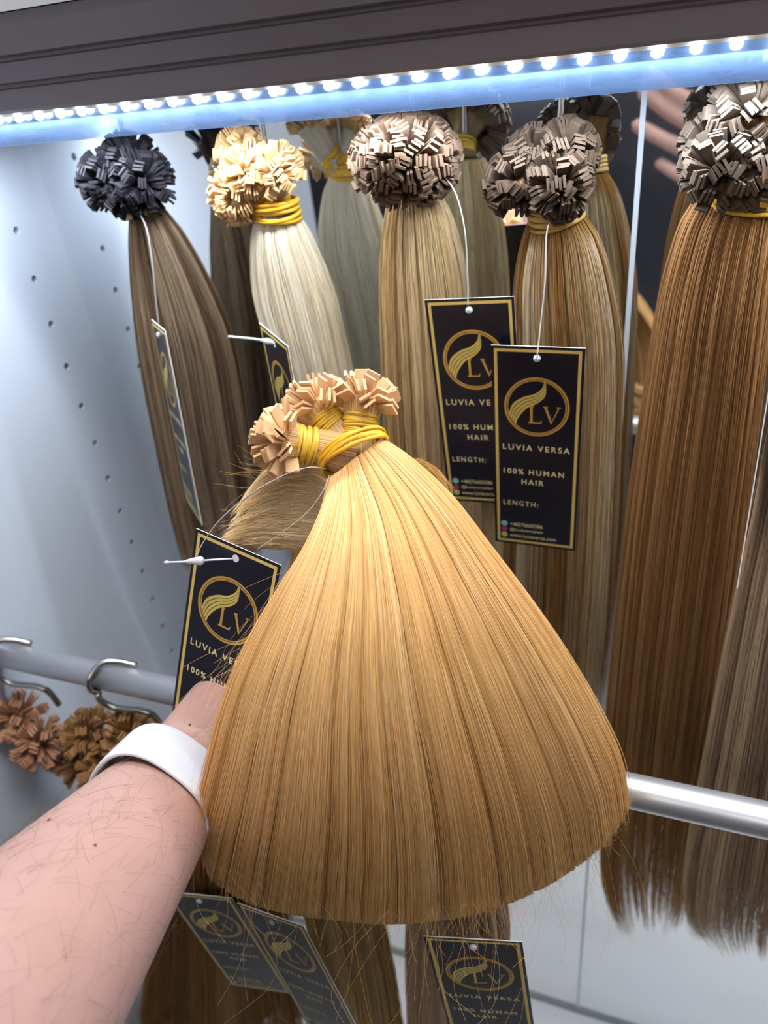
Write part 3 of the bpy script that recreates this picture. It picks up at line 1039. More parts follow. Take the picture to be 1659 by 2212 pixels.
    li, lf, lw = lock_of(s)
    pull = 0.16 * (0.5 - lf) * lw                      # gather strands towards the lock middle
    lay = 0.0034 * r.random(n) ** 1.3
    cur = r.normal(0, 1, (n, 3))

    def zoff(S, T):
        valley = (np.abs(2 * lf - 1) ** 3)[:, None] * (0.0005 + 0.0019 * T) * np.clip(lw * 40, 0.3, 1.3)[:, None]
        return valley + ldep[li][:, None] * T
    P = path(s + pull, lay, zoff)
    m = P.shape[1]
    tt = np.linspace(0, 1, m)[None]
    # gentle sideways wander
    wx = 0.0009 * (cur[:, 0:1] * np.sin(tt * 5 + cur[:, 1:2] * 3) + 0.6 * cur[:, 2:3] * np.sin(tt * 11 + cur[:, 0:1] * 5)) * np.clip(tt * 3, 0, 1)
    P = P + wx[..., None] * CM[:, 0][None, None]
    # uneven cut / flyaway: handled by strays
    R = np.full((n, m), 0.000072) * (0.75 + 0.5 * r.random((n, 1)))
    base = np.array([lin(208, 153, 86), lin(230, 182, 115), lin(244, 205, 145), lin(253, 223, 173)])
    q = np.clip(0.18 * lhue[li] + 0.82 * r.random(n), 0, 1)
    Cq = palette(list(base), q)
    Cq = np.repeat(Cq[:, None], m, 1) * (0.80 + 0.32 * r.random((n, 1, 1)))
    Cq[..., 3] = 1
    hair_curves('strands', P - loc, R, Cq, core, M['hair'])
    # ---- strays
    n = 330
    s = r.random(n)
    s[:90] = r.random(90) * 0.10
    s[90:190] = 1 - r.random(100) * 0.16
    P = path(s, np.full(n, -0.0006), zoff_plain)
    tt = np.linspace(0, 1, P.shape[1])[None, :, None]
    amp = r.normal(0, 1, (n, 1, 3)) * 0.0035
    amp[..., :] += CM[:, 2] * -0.0022
    side = np.where(s < 0.12, -1.0, np.where(s > 0.82, 1.0, 0))[:, None, None] * CM[:, 0] * 0.004 * np.abs(r.normal(0, 1, (n, 1, 1)))
    P = P + (amp + side) * np.sin(np.pi * np.clip(tt * 1.25, 0, 1)) * tt
    Cq = np.repeat(palette(list(base), r.random(n))[:, None], P.shape[1], 1)
    hair_curves('stray_strands', P - loc, np.full(P.shape[:2], 0.000055), Cq, core, M['hair'])
    # ---- wisps hanging from the fold
    n = 150
    xs = np.concatenate([r.uniform(900, 1330, 105), r.uniform(430, 900, 45)])
    P = []
    for i in range(n):
        x = xs[i]
        y0 = np.interp(x, [430, 480, 700, 880, 1100, 1250, 1330], [1830, 1900, 1980, 1995, 1960, 1890, 1820]) - 25
        ln = r.uniform(30, 130) if r.random() < 0.8 else r.uniform(130, 380)
        z = 0.375 + r.uniform(0, 0.02)
        dx = r.normal(0, 0.22) * ln
        ben = r.normal(0, 0.25) * ln
        pts = [(x, y0), (x + dx * 0.3 + ben * 0.5, y0 + ln * 0.33), (x + dx * 0.7 + ben * 0.6, y0 + ln * 0.7), (x + dx, y0 + ln)]
        zz = [z, z + 0.004, z + 0.006, z + 0.006]
        P.append(catmull([PZ(a, b, c) for (a, b), c in zip(pts, zz)], 12))
    P = np.array(P)
    Cq = np.repeat(palette(list(base), r.random(n) * 0.6)[:, None], 12, 1)
    hair_curves('stray_strands', P - loc, np.full(P.shape[:2], 0.000048), Cq, core, M['hair'])
    # ---- loose strands blown out on the left, over the tag and the wrist
    n = 46
    P = []
    for i in range(n):
        u = r.uniform(0.30, 0.75)
        p0 = sample(Lp, np.array([u]))[0] + (18, 0)
        an = r.uniform(0.15, 0.9)
        ln = r.uniform(70, 230)
        ben = r.uniform(0.1, 0.5)
        p = [(p0[0], p0[1], 0.372)]
        for k in range(1, 6):
            a2 = an + ben * k * 0.4
            p.append((p[-1][0] - ln / 5 * math.cos(a2), p[-1][1] + ln / 5 * math.sin(a2), 0.372 - 0.0015 * k))
        P.append(catmull([PZ(*q_) for q_ in p], 12))
    P = np.array(P)
    Cq = np.repeat(palette(list(base), r.random(n))[:, None], 12, 1)
    hair_curves('stray_strands', P - loc, np.full(P.shape[:2], 0.000036), Cq, core, M['hair'])
    # ---- tail of the fold, emerging behind the neck on the left
    cs = [(790, 1190, 0.440), (715, 1100, 0.438), (645, 1082, 0.434), (582, 1088, 0.428), (530, 1108, 0.420), (486, 1138, 0.412)]
    hw = [(0, 60), (8, 102), (-6, 108), (-20, 94), (-26, 72), (-26, 46)]
    C = np.array([PZ(*c) for c in cs])
    A = np.array([PZ(c[0] + h[0], c[1] + h[1], c[2]) - PZ(*c) for c, h in zip(cs, hw)])
    B = np.array([fwd * d for d in (0.010, 0.012, 0.013, 0.012, 0.009, 0.005)])
    tube_hair(root, C, A, B, [lin(240, 200, 142), lin(255, 230, 186), lin(248, 214, 160)], n=2600, m=22, rad=0.000085, seed=77, frizz=0.0016, endvar=0.42, nlock=20, streaky=0.4, name='hair_tail', locks=0.002)
    # wild ends
    n = 46
    P = []
    for i in range(n):
        a = r.uniform(0, 1)
        y0 = 1000 + 150 * a
        x0 = 600 - 40 * a
        ln = r.uniform(50, 150)
        an = r.normal(-0.35 + 0.55 * a, 0.3)
        ben = r.normal(0.1, 0.25)
        p = [(x0, y0, 0.43)]
        for k in range(1, 5):
            an2 = an + ben * k / 2
            p.append((p[-1][0] - ln / 4 * math.cos(an2), p[-1][1] + ln / 4 * math.sin(an2) * 0.8, 0.43 - 0.002 * k))
        P.append(catmull([PZ(*q_) for q_ in p], 10))
    P = np.array(P)
    Cq = np.repeat(palette(list(base), r.random(n) * 0.7)[:, None], 10, 1)
    hair_curves('stray_strands', P - loc, np.full(P.shape[:2], 0.000040), Cq, core, M['hair'])
    # ---- little bit of hair peeking behind on the right of the neck
    cs = [(800, 1060, 0.43), (880, 1010, 0.432), (940, 1035, 0.43), (985, 1085, 0.425)]
    C = np.array([PZ(*c) for c in cs])
    A = np.array([PZ(c[0] - 4, c[1] + 13, c[2]) - PZ(*c) for c in cs])
    B = np.array([fwd * 0.003] * 4)
    tube_hair(root, C, A, B, [lin(176, 130, 72), lin(202, 156, 94)], n=260, m=14, rad=0.00008, seed=78, frizz=0.003, endvar=0.4, nlock=12, streaky=0.4, name='hair_lock', locks=0.001)
    # ---- main band
    c = Vector(PZ(762, 975, 0.3985)) - Vector(loc)
    axis = Vector(world(np.array([805.0, 1075.0]), np.array(0.392)) - world(np.array([722.0, 905.0]), np.array(0.410)))
    xd = Vector(world(np.array([826.0, 940.0]), np.array(0.398)) - world(np.array([702.0, 1030.0]), np.array(0.398)))
    V, F = loops_data(c, axis, 0.0190, 0.0135, n=7, wid=0.0052, r=0.0010, seed=3, tilt=0.14, seg=44, xdir=xd)
    mobj('rubber_band', V, F, M['band_o'], root, True)
    # ---- three tufts
    hc = lin(244, 204, 146)
    nb = (740, 985, 0.404)

    def ax_of(p0, p1):
        return tuple(np.array(PZ(*p1)) - np.array(PZ(*p0)))
    tuft(root, T_cara, PZ(628, 952, 0.400), ax_of((720, 950, 0.404), (560, 950, 0.386)), 0.0205, 38, math.radians(82), PZ(765, 985, 0.405), 0.0098, hc, M['band_y'], 901, band_at=0.76, nb=9, bw=0.012, stack=2, pitch=0.0032)
    tuft(root, T_cara, PZ(692, 890, 0.412), ax_of((745, 950, 0.412), (650, 830, 0.404)), 0.0205, 40, math.radians(80), PZ(765, 985, 0.408), 0.0092, hc, M['band_y'], 902, band_at=0.76, nb=8, bw=0.010, stack=3, pitch=0.003)
    tuft(root, T_cara, PZ(783, 880, 0.408), ax_of((775, 960, 0.408), (792, 830, 0.398)), 0.0195, 36, math.radians(78), PZ(768, 985, 0.405), 0.0092, hc, M['band_y'], 903, band_at=0.66, nb=9, bw=0.013, stack=2, pitch=0.0032)
    return root


held = held_bundle()

# ================================================================== TAGS
TW, TH = 0.056, 0.148


def text_mesh(txt, width, height, bold=0.0, spacing=1.25):
    cu = bpy.data.curves.new('lettering', 'FONT')
    cu.body = txt
    cu.size = 1.0
    cu.space_character = spacing
    cu.offset = bold
    cu.resolution_u = 3
    cu.align_x = 'LEFT'
    ob = bpy.data.objects.new('tmp_text', cu)
    COL.objects.link(ob)
    dg = bpy.context.evaluated_depsgraph_get()
    me = bpy.data.meshes.new_from_object(ob.evaluated_get(dg))
    bpy.data.objects.remove(ob)
    n = len(me.vertices)
    co = np.empty(n * 3)
    me.vertices.foreach_get('co', co)
    co = co.reshape(-1, 3)
    mn, mx = co.min(0), co.max(0)
    co[:, 0] = (co[:, 0] - mn[0]) / (mx[0] - mn[0]) * width
    co[:, 1] = (co[:, 1] - mn[1]) / (mx[1] - mn[1]) * height
    co[:, 2] = 0
    me.vertices.foreach_set('co', co.ravel())
    me.update()
    me.name = 'lettering'
    return me


def annulus(cx, cy, r0, r1, z, n=64):
    V, F = [], []
    for k in range(n):
        a = 2 * math.pi * k / n
        V += [(cx + r0 * math.cos(a), cy + r0 * math.sin(a), z), (cx + r1 * math.cos(a), cy + r1 * math.sin(a), z)]
    for k in range(n):
        l = (k + 1) % n
        F.append((2 * k, 2 * k + 1, 2 * l + 1, 2 * l))
    return V, F


def disc(cx, cy, r, z, n=20):
    return [(cx + r * math.cos(2 * math.pi * k / n), cy + r * math.sin(2 * math.pi * k / n), z) for k in range(n)], [tuple(range(n))]


def mesh_only(name, V, F, mats):
    me = bpy.data.meshes.new(name)
    me.from_pydata([tuple(map(float, v)) for v in V], [], F)
    for m_ in mats:
        me.materials.append(m_)
    me.update()
    return me


def build_tag_meshes():
    D = {}
    t = 0.00030
    v, f = box_data(-TW / 2, TW / 2, -TH, 0, -t, t)
    me = mesh_only('card', v, f, [M['navy'], M['cardedge']])
    for p in me.polygons:
        p.material_index = 0 if abs(p.normal.z) > 0.5 else 1
    D['card'] = me
    z = t + 0.00006
    i0, i1 = 0.0018, 0.0037
    x0, x1, y0, y1 = -TW / 2 + i0, TW / 2 - i0, -TH + i0, -i0
    X0, X1, Y0, Y1 = -TW / 2 + i1, TW / 2 - i1, -TH + i1, -i1
    V = [(x0, y0, z), (x1, y0, z), (x1, y1, z), (x0, y1, z), (X0, Y0, z), (X1, Y0, z), (X1, Y1, z), (X0, Y1, z)]
    F = [(0, 1, 5, 4), (1, 2, 6, 5), (2, 3, 7, 6), (3, 0, 4, 7)]
    D['border'] = mesh_only('border', V, F, [M['gold']])
    cy = -0.0400
    D['ring'] = mesh_only('emblem_ring', *merge([annulus(0, cy, 0.0178, 0.0186, z), annulus(0, cy, 0.0190, 0.0203, z)]), [M['gold2']])
    # sweep of hair: four ribbons flowing from lower left to upper right
    r = 0.0182
    parts = []
    for k in range(4):
        u0, u1 = k / 4 + 0.02, (k + 1) / 4 - 0.03
        rows = []
        for (u) in (u0, u1):
            top = [(-0.0175, -0.005), (-0.0148, 0.0020), (-0.0085, 0.0068), (-0.0015, 0.0092), (0.0030, 0.0130), (0.0046, 0.0176)]
            bot = [(-0.0128, -0.0128), (-0.0112, -0.0080), (-0.0060, -0.0012), (0.0010, 0.0030), (0.0055, 0.0085), (0.0056, 0.0176)]
            rows.append(catmull([((1 - u) * a[0] + u * b[0], (1 - u) * a[1] + u * b[1], 0) for a, b in zip(top, bot)], 26))
        V = [(p[0], p[1] + cy, z) for p in rows[0]] + [(p[0], p[1] + cy, z) for p in rows[1]]
        F = [(i, i + 26, i + 27, i + 1) for i in range(25)]
        parts.append((V, F))
    D['sweep'] = mesh_only('emblem_sweep', *merge(parts), [M['gold3']])

    def poly(pts):
        return [(a * 0.001, b * 0.001 + cy, z) for a, b in pts], [tuple(range(len(pts)))]
    q = []
    # L with serifs
    q.append(poly([(-4.6, 1.0), (-1.6, 1.0), (-1.6, 0.3), (-2.3, 0.1), (-2.3, -10.2), (-3.9, -10.2), (-3.9, 0.1), (-4.6, 0.3)]))
    q.append(poly([(-4.8, -10.2), (2.6, -10.2), (3.0, -11.3), (-4.8, -11.3)]))
    q.append(poly([(2.6, -10.2), (2.9, -8.9), (3.6, -8.9), (3.0, -11.3)]))
    # V
    q.append(poly([(4.2, 1.0), (7.0, 1.0), (7.0, 0.3), (6.4, 0.2), (4.9, 0.2), (4.2, 0.3)]))
    q.append(poly([(4.8, 0.2), (6.5, 0.2), (9.6, -9.0), (9.2, -11.4)]))
    q.append(poly([(9.2, -11.4), (9.6, -9.0), (13.4, 0.2), (14.2, 0.2)]))
    q.append(poly([(12.2, 1.0), (15.2, 1.0), (15.2, 0.4), (12.2, 0.4)]))
    D['mono'] = mesh_only('emblem_letters', *merge([([(x_ , y_, z_ + 0.00003) for x_, y_, z_ in v_], f_) for v_, f_ in q]), [M['gold2']])
    D['texts'] = []
    for txt, x, y, wd, ht, bo, sp in (('LUVIA VERSA', -0.0215, -0.0715, 0.0430, 0.0042, 0.012, 1.35), ('100% HUMAN', -0.0212, -0.0897, 0.0396, 0.0040, 0.012, 1.3),
                                      ('HAIR', -0.0092, -0.0975, 0.0146, 0.0040, 0.012, 1.3), ('LENGTH:', -0.0216, -0.1150, 0.0238, 0.0038, 0.004, 1.3),
                                      ('+48576605586', -0.0172, -0.1326, 0.0225, 0.0030, 0.004, 1.0), ('@luviaversahair', -0.0174, -0.1374, 0.0232, 0.0030, 0.004, 1.0),
                                      ('www.luviaversa.com', -0.0175, -0.1420, 0.0322, 0.0030, 0.004, 1.0)):
        me = text_mesh(txt, wd, ht, bo, sp)
        me.materials.clear()
        me.materials.append(M['pale'])
        D['texts'].append((me, (x, y, z)))
    D['icons'] = [mesh_only('icon', *disc(-0.0212, -0.1310, 0.0023, z), [M['icon_g']]),
                  mesh_only('icon', *disc(-0.0213, -0.1359, 0.0021, z), [M['icon_p']]),
                  mesh_only('icon', *disc(-0.0213, -0.1405, 0.0022, z), [M['icon_y']])]
    D['eyelet'] = mesh_only('hole', *merge([disc(0, -0.0072, 0.0022, z)]), [M['cardedge']])
    # bead of the plastic fastener on the card
    bm = bmesh.new()
    bmesh.ops.create_uvsphere(bm, u_segments=14, v_segments=8, radius=0.0022)
    bmesh.ops.scale(bm, vec=(1, 1, 0.6), verts=bm.verts)
    me = bpy.data.meshes.new('fastener_bead')
    bm.to_mesh(me)
    bm.free()
    me.materials.append(M['nylon'])
    D['bead'] = me
    return D


TM = build_tag_meshes()


def make_tag(label, origin, xdir, ydir, bead=True, detail=True):
    """origin = middle of the top edge; xdir along the width, ydir pointing up"""
    x = Vector(xdir).normalized()
    y = Vector(ydir)
    y = (y - x * y.dot(x)).normalized()
    z = x.cross(y)
    e = empty('hang_tag')
    e.matrix_world = Matrix([[x[0], y[0], z[0], origin[0]], [x[1], y[1], z[1], origin[1]], [x[2], y[2], z[2], origin[2]], [0, 0, 0, 1]])
    tag(e, label, 'tag', 'black and gold hang tags')
    I = Matrix.Identity(4)
    card = share('card', TM['card'], e, I)
    share('border', TM['border'], e, I)
    em = share('emblem_ring', TM['ring'], e, I)
    share('emblem_sweep', TM['sweep'], em, I)
    share('emblem_letters', TM['mono'], em, I)
    for me, p in TM['texts']:
        share('lettering', me, e, Matrix.Translation(p))
    for me in TM['icons']:
        share('icon', me, e, I)
    share('hole', TM['eyelet'], e, I)
    if bead:
        share('fastener_bead', TM['bead'], e, Matrix.Translation((0, -0.0072, 0.0012)))
    return e


def tag_px(label, tl, tr, bl, **kw):
    """corner points given as world points"""
    tl, tr, bl = (np.array(p) for p in (tl, tr, bl))
    return make_tag(label, (tl + tr) / 2, tr - tl, tl - bl, **kw)


# front hanging tag and the one behind it
tg_front = tag_px('black and gold tag in front of the highlighted bundle, nearest of the two overlapping tags', PY(1060, 745, 0.420), PY(1266, 752, 0.420), PY(1054, 1170, 0.4205))
tg_ash = tag_px('black and gold tag on the ash blonde bundle, partly covered by a nearer tag', PY(915, 648, 0.432), PY(1113, 640, 0.432), PY(921, 1085, 0.432))


def at_dist(a, px, py, dist, near=True):
    """the point on the line of sight through a pixel that lies dist away from a"""
    o = np.array([0, 0, CH])
    d = _n(ray(px, py))
    oa = o - np.asarray(a)
    b_ = d @ oa
    disc_ = b_ * b_ - (oa @ oa - dist * dist)
    rt = math.sqrt(max(disc_, 0))
    t_ = -b_ - rt if near else -b_ + rt
    return o + d * t_


def tag_corners(label, tl, tr, bl, y=None, z=None, near=True, near2=False, **kw):
    a_ = PY(*tl, y) if y is not None else PZ(*tl, z)
    b_ = at_dist(a_, *tr, TW, near)
    c_ = at_dist(a_, *bl, TH, near2)
    return tag_px(label, a_, b_, c_, **kw)


def local_tube(name, e, P, r, material, sides=8, n=24):
    bpy.context.view_layer.update()
    mi = e.matrix_world.inverted()
    Q = [tuple(mi @ Vector(p)) for p in P]
    return tube(name, Q, r, material, e, sides, n)


tg = {}
tg['edge'] = tag_corners('black tag seen almost edge-on against the dark brown bundle', (327, 690), (357, 714), (404, 1082), y=0.442)
tg['thin'] = tag_corners('narrow-looking black tag between the dark and platinum bundles', (560, 697), (622, 748), (590, 1010), y=0.432, bead=False)
# right edge, edge-on (white paper edge towards the camera)
a = PY(1668, 800, 0.372)
c = PY(1606, 1185, 0.372)
up_ = _n(a - c)
a = c + up_ * TH
dv = _n(a - np.array([0, 0, CH])) * TW
tg['line'] = tag_px('tag seen edge-on as a white line beside the chestnut bundle', a, a + dv, c)
# held tag
tg['held'] = tag_corners('black and gold tag hanging on the held bundle, tilted above the wrist', (424, 1141), (608, 1221), (322, 1580), z=0.405, near2=False, bead=False)
# bottom edge
tg['navy1'] = tag_corners('bluish black tag at the bottom edge, tucked against the forearm', (352, 1925), (500, 1940), (413, 2111), y=0.205, near2=False)
tg['navy2'] = tag_corners('bluish black tag at the bottom edge, tilted, left of the caramel streaked bundle', (512, 1950), (655, 2000), (573, 2172), y=0.200, near2=False)
tg['low'] = tag_corners('black and gold tag at the bottom edge on the taupe beige bundle', (915, 2022), (1128, 2034), (940, 2260), y=0.198, near2=False)

# strings and plastic fasteners
e = tg['held']
hole = np.array((e.matrix_world if True else None) @ Vector((0, -0.0072, 0.0006)))
bpy.context.view_layer.update()
hole = np.array(e.matrix_world @ Vector((0, -0.0072, 0.0006)))
zh = 0.398
P1 = [PZ(503, 1207, zh), PZ(465, 1209, zh - 0.002), PZ(425, 1212, zh - 0.003), PZ(385, 1214, zh - 0.003), PZ(358, 1215, zh - 0.003)]
fs = local_tube('fastener', e, P1, 0.00055, M['nylon'])
bp = catmull(P1, 21)
bead_pts = [PZ(440, 1211, zh - 0.003), PZ(430, 1211.5, zh - 0.003), PZ(418, 1212, zh - 0.003), PZ(408, 1212.5, zh - 0.003), PZ(398, 1213, zh - 0.003)]
local_tube('fastener_bead', e, bead_pts, np.interp(np.linspace(0, 1, 12), [0, .15, .4, 1], [0.0016, 0.0026, 0.0021, 0.0007]), M['nylon'], 12, 12)
local_tube('fastener_bead', e, [PZ(366, 1214.5, zh - 0.003), PZ(360, 1215, zh - 0.003), PZ(354, 1215, zh - 0.003)], np.interp(np.linspace(0, 1, 8), [0, .5, 1], [0.0006, 0.0011, 0.0005]), M['nylon'], 10, 8)
local_tube('tag_string', e, [PZ(424, 1204, zh - 0.003), PZ(440, 1170, zh - 0.004), PZ(478, 1120, zh - 0.008), PZ(540, 1068, zh - 0.012), PZ(610, 1028, zh - 0.012), PZ(665, 1010, zh - 0.010), PZ(705, 1012, zh - 0.004)], 0.00028, M['thread'], 6, 40)
local_tube('tag_string', e, [PZ(555, 1187, zh - 0.004), PZ(610, 1150, zh - 0.008), PZ(665, 1105, zh - 0.010), PZ(698, 1060, zh - 0.010), PZ(711, 1028, zh - 0.006)], 0.00024, M['thread'], 6, 30)
e = tg['thin']
local_tube('fastener', e, [PY(594, 742, 0.408), PY(560, 734, 0.405), PY(525, 730, 0.405), PY(494, 727, 0.406)], 0.0008, M['nylon'])
local_tube('fastener_bead', e, [PY(590, 740, 0.404), PY(578, 737, 0.403), PY(566, 735, 0.404)], np.interp(np.linspace(0, 1, 8), [0, .5, 1], [0.0012, 0.0022, 0.0010]), M['nylon'], 10, 8)
for nm, P in (('edge', [PY(300, 458, 0.440), PY(318, 500, 0.436), PY(330, 580, 0.434), PY(338, 660, 0.434), PY(343, 704, 0.434)]),):
    local_tube('tag_string', tg[nm], P, 0.0005, M['thread'])
local_tube('tag_string', tg_front, [PY(1196, 462, 0.440), PY(1181, 505, 0.432), PY(1178, 600, 0.428), PY(1168, 700, 0.424), PY(1160, 772, 0.418)], 0.00042, M['thread'])
local_tube('tag_string', tg_ash, [PY(955, 375, 0.446), PY(985, 420, 0.436), PY(1004, 500, 0.432), PY(1010, 600, 0.430), PY(1011, 664, 0.429)], 0.00042, M['thread'])

# ================================================================== THE PERSON
def V3(*a):
    return np.array(a, float)


def ell_tube(P, RA, RB, adir, sides=16, n=None):
    """tube with elliptical sections: RA along adir, RB across"""
    P = np.asarray(P, float)
    k = len(P)
    n = n or 4 * k
    Pd = catmull(P, n)
    ra = np.interp(np.linspace(0, 1, n), np.linspace(0, 1, k), RA)
    rb = np.interp(np.linspace(0, 1, n), np.linspace(0, 1, k), RB)
    T = np.gradient(Pd, axis=0)
    T /= np.linalg.norm(T, axis=1)[:, None]
    ad = np.asarray(adir, float)
    A = ad[None] - T * (T @ ad)[:, None]
    A /= np.linalg.norm(A, axis=1)[:, None]
    B = np.cross(T, A)
    ang = np.linspace(0, 2 * np.pi, sides, endpoint=False)
    # rounded ends
    Vv = [Pd[:, None] + ra[:, None, None] * np.cos(ang)[None, :, None] * A[:, None] + rb[:, None, None] * np.sin(ang)[None, :, None] * B[:, None]]
    Vv = Vv[0].reshape(-1, 3)
    F = [(i * sides + q, i * sides + (q + 1) % sides, (i + 1) * sides + (q + 1) % sides, (i + 1) * sides + q) for i in range(n - 1) for q in range(sides)]
    e0 = Pd[0] - T[0] * min(ra[0], rb[0]) * 0.7
    e1 = Pd[-1] + T[-1] * min(ra[-1], rb[-1]) * 0.7
    Vv = np.vstack([Vv, e0, e1])
    i0, i1 = len(Vv) - 2, len(Vv) - 1
    F += [(q, i0, (q + 1) % sides) for q in range(sides)]
    F += [((n - 1) * sides + q, (n - 1) * sides + (q + 1) % sides, i1) for q in range(sides)]
    return Vv, F


def fused(name, parts, voxel, smooth, material, parent):
    """join overlapping limbs into one continuous skin"""
    Vv, F = merge(parts)
    me = bpy.data.meshes.new('tmp')
    me.from_pydata(Vv, [], F)
    ob = bpy.data.objects.new('tmp_body', me)
    COL.objects.link(ob)
    bmx = bmesh.new()
    bmx.from_mesh(me)
    bmesh.ops.recalc_face_normals(bmx, faces=bmx.faces)
    bmx.to_mesh(me)
    bmx.free()
    md = ob.modifiers.new('r', 'REMESH')
    md.mode = 'VOXEL'
    md.voxel_size = voxel
    sm = ob.modifiers.new('s', 'SMOOTH')
    sm.factor = 0.5
    sm.iterations = smooth
    dg = bpy.context.evaluated_depsgraph_get()
    out = bpy.data.meshes.new_from_object(ob.evaluated_get(dg))
    bpy.data.objects.remove(ob)
    out.name = name
    out.materials.clear()
    out.materials.append(material)
    out.polygons.foreach_set('use_smooth', [True] * len(out.polygons))
    return link(bpy.data.objects.new(name, out), parent)


def cw(x, y, z):
    """camera-frame metres (right, down, forward) to world"""
    p = CM @ np.array([x, y, z])
    p[2] += CH
    return p


person = empty('person', (-0.05, -0.42, 0.0))
tag(person, 'person in a charcoal shirt reaching in with a bare forearm and holding up a phone', 'person')
pl = np.array(person.location)


def shift(parts):
    return [(np.asarray(v) - pl, f) for v, f in parts]


wrist = PZ(424, 1636, 0.432)
elbow = cw(-0.160, 0.200, 0.155)
should = V3(-0.25, -0.36, CH - 0.13)
fa = elbow - wrist
acr = CM[:, 0] * 0.80 + CM[:, 1] * 0.60        # across the forearm in the picture
body = []
body.append(ell_tube([wrist + fa * -0.08, wrist, wrist + fa * 0.14, wrist + fa * 0.38, wrist + fa * 0.62, wrist + fa * 0.85, elbow],
                     [0.0290, 0.0285, 0.0310, 0.0390, 0.0465, 0.0500, 0.0460], [0.0200, 0.0200, 0.0220, 0.0300, 0.0370, 0.0400, 0.0400], acr, 24))
body.append(ell_tube([elbow, (elbow + should) / 2, should], [0.040, 0.048, 0.055], [0.040, 0.048, 0.055], (1, 0, 0), 18))
# holding hand, behind the hair
kn = PZ(735, 1382, 0.452)
palm_dir = kn - wrist
body.append(ell_tube([wrist, wrist + palm_dir * 0.35, wrist + palm_dir * 0.75, kn], [0.029, 0.0375, 0.0415, 0.038], [0.019, 0.019, 0.016, 0.012], acr, 20))
acn = _n(acr)
for k, (o_, l1, l2, l3, r_) in enumerate(((-0.028, 0.036, 0.026, 0.020, 0.0088), (-0.009, 0.040, 0.028, 0.021, 0.0092), (0.010, 0.037, 0.026, 0.020, 0.0088), (0.028, 0.030, 0.020, 0.017, 0.0078))):
    b0 = kn + acn * o_ - _n(palm_dir) * 0.012
    d1 = _n(_n(palm_dir) + CM[:, 2] * 0.35)
    p1 = b0 + d1 * (l1 + 0.012)
    d2 = _n(CM[:, 0] * 0.35 - CM[:, 2] * 0.5 - CM[:, 1] * 0.7)
    p2 = p1 + d2 * l2
    d3 = _n(-CM[:, 2] * 0.5 + CM[:, 1] * 0.2 + CM[:, 0] * 0.2)
    p3 = p2 + d3 * l3
    body.append(ell_tube([b0, (b0 + p1) / 2, p1, p2, p3], [r_ * 1.05, r_, r_, r_ * 0.92, r_ * 0.78], [r_ * 1.05, r_, r_, r_ * 0.92, r_ * 0.78], acn, 12))
tb = wrist + palm_dir * 0.62 - acn * 0.010
t1 = tb + _n(_n(palm_dir) - acn * 0.25 + CM[:, 2] * 0.25) * 0.040
t2 = t1 + _n(_n(palm_dir) + acn * 0.25 - CM[:, 2] * 0.3) * 0.030
body.append(ell_tube([tb, (tb + t1) / 2, t1, t2], [0.015, 0.0125, 0.0110, 0.0085], [0.014, 0.0115, 0.0105, 0.0080], acn, 12))
# torso, neck, head (inside the clothes)
body.append(ell_tube([V3(-0.05, -0.44, CH - 0.62), V3(-0.05, -0.44, CH - 0.40), V3(-0.05, -0.43, CH - 0.22), V3(-0.05, -0.42, CH - 0.10)], [0.145, 0.140, 0.165, 0.120], [0.095, 0.095, 0.105, 0.075], (1, 0, 0), 24))
body.append(ell_tube([V3(-0.05, -0.425, CH - 0.12), V3(-0.05, -0.415, CH + 0.02)], [0.056, 0.052], [0.056, 0.054], (1, 0, 0), 18))
body.append(ell_tube([V3(-0.05, -0.400, CH + 0.02), V3(-0.05, -0.405, CH + 0.07), V3(-0.05, -0.41, CH + 0.13), V3(-0.05, -0.42, CH + 0.19)], [0.050, 0.068, 0.076, 0.062], [0.060, 0.088, 0.097, 0.080], (1, 0, 0), 22))
body.append(ell_tube([V3(-0.05, -0.310, CH + 0.105), V3(-0.05, -0.290, CH + 0.070)], [0.008, 0.014], [0.010, 0.013], (1, 0, 0), 10))
for sx_ in (-1, 1):
    body.append(ell_tube([V3(-0.05 + sx_ * 0.078, -0.415, CH + 0.110), V3(-0.05 + sx_ * 0.080, -0.412, CH + 0.060)], [0.007, 0.006], [0.018, 0.012], (1, 0, 0), 10))
# right arm and the hand round the phone
sh2 = V3(0.15, -0.36, CH - 0.13)
el2 = V3(0.205, -0.20, CH - 0.36)
body.append(ell_tube([sh2, (sh2 + el2) / 2, el2], [0.055, 0.046, 0.040], [0.055, 0.046, 0.040], (0, 1, 0), 18))


def mir(px, py, y):
    """the point at depth y whose mirror image falls on the given pixel"""
    p = PY(px, py, 2 * YM - y)
    p[1] = y
    return p


wr2 = mir(1690, 520, -0.045)
pk = mir(1545, 330, -0.035)
body.append(ell_tube([el2, el2 * 0.65 + wr2 * 0.35, wr2], [0.040, 0.041, 0.028], [0.040, 0.038, 0.022], (0, 0, 1), 18))
body.append(ell_tube([wr2, (wr2 + pk) / 2, pk], [0.028, 0.042, 0.044], [0.020, 0.017, 0.014], (0, 0, 1), 18))
for (k0, k1, k2, r_) in (((1560, 215), (1480, 215), (1395, 150), 0.0105), ((1555, 285), (1470, 255), (1385, 195), 0.0110), ((1545, 345), (1455, 312), (1372, 268), 0.0108), ((1545, 410), (1480, 385), (1422, 350), 0.0095)):
    a0, a1, a2 = mir(*k0, -0.035), mir(*k1, -0.022), mir(*k2, -0.026)
    body.append(ell_tube([a0, a1, a2], [r_ * 1.1, r_, r_ * 0.86], [r_ * 1.05, r_ * 0.95, r_ * 0.82], (0, 0, 1), 12))
a0, a1, a2 = mir(1640, 360, -0.05), mir(1600, 240, -0.055), mir(1560, 160, -0.06)
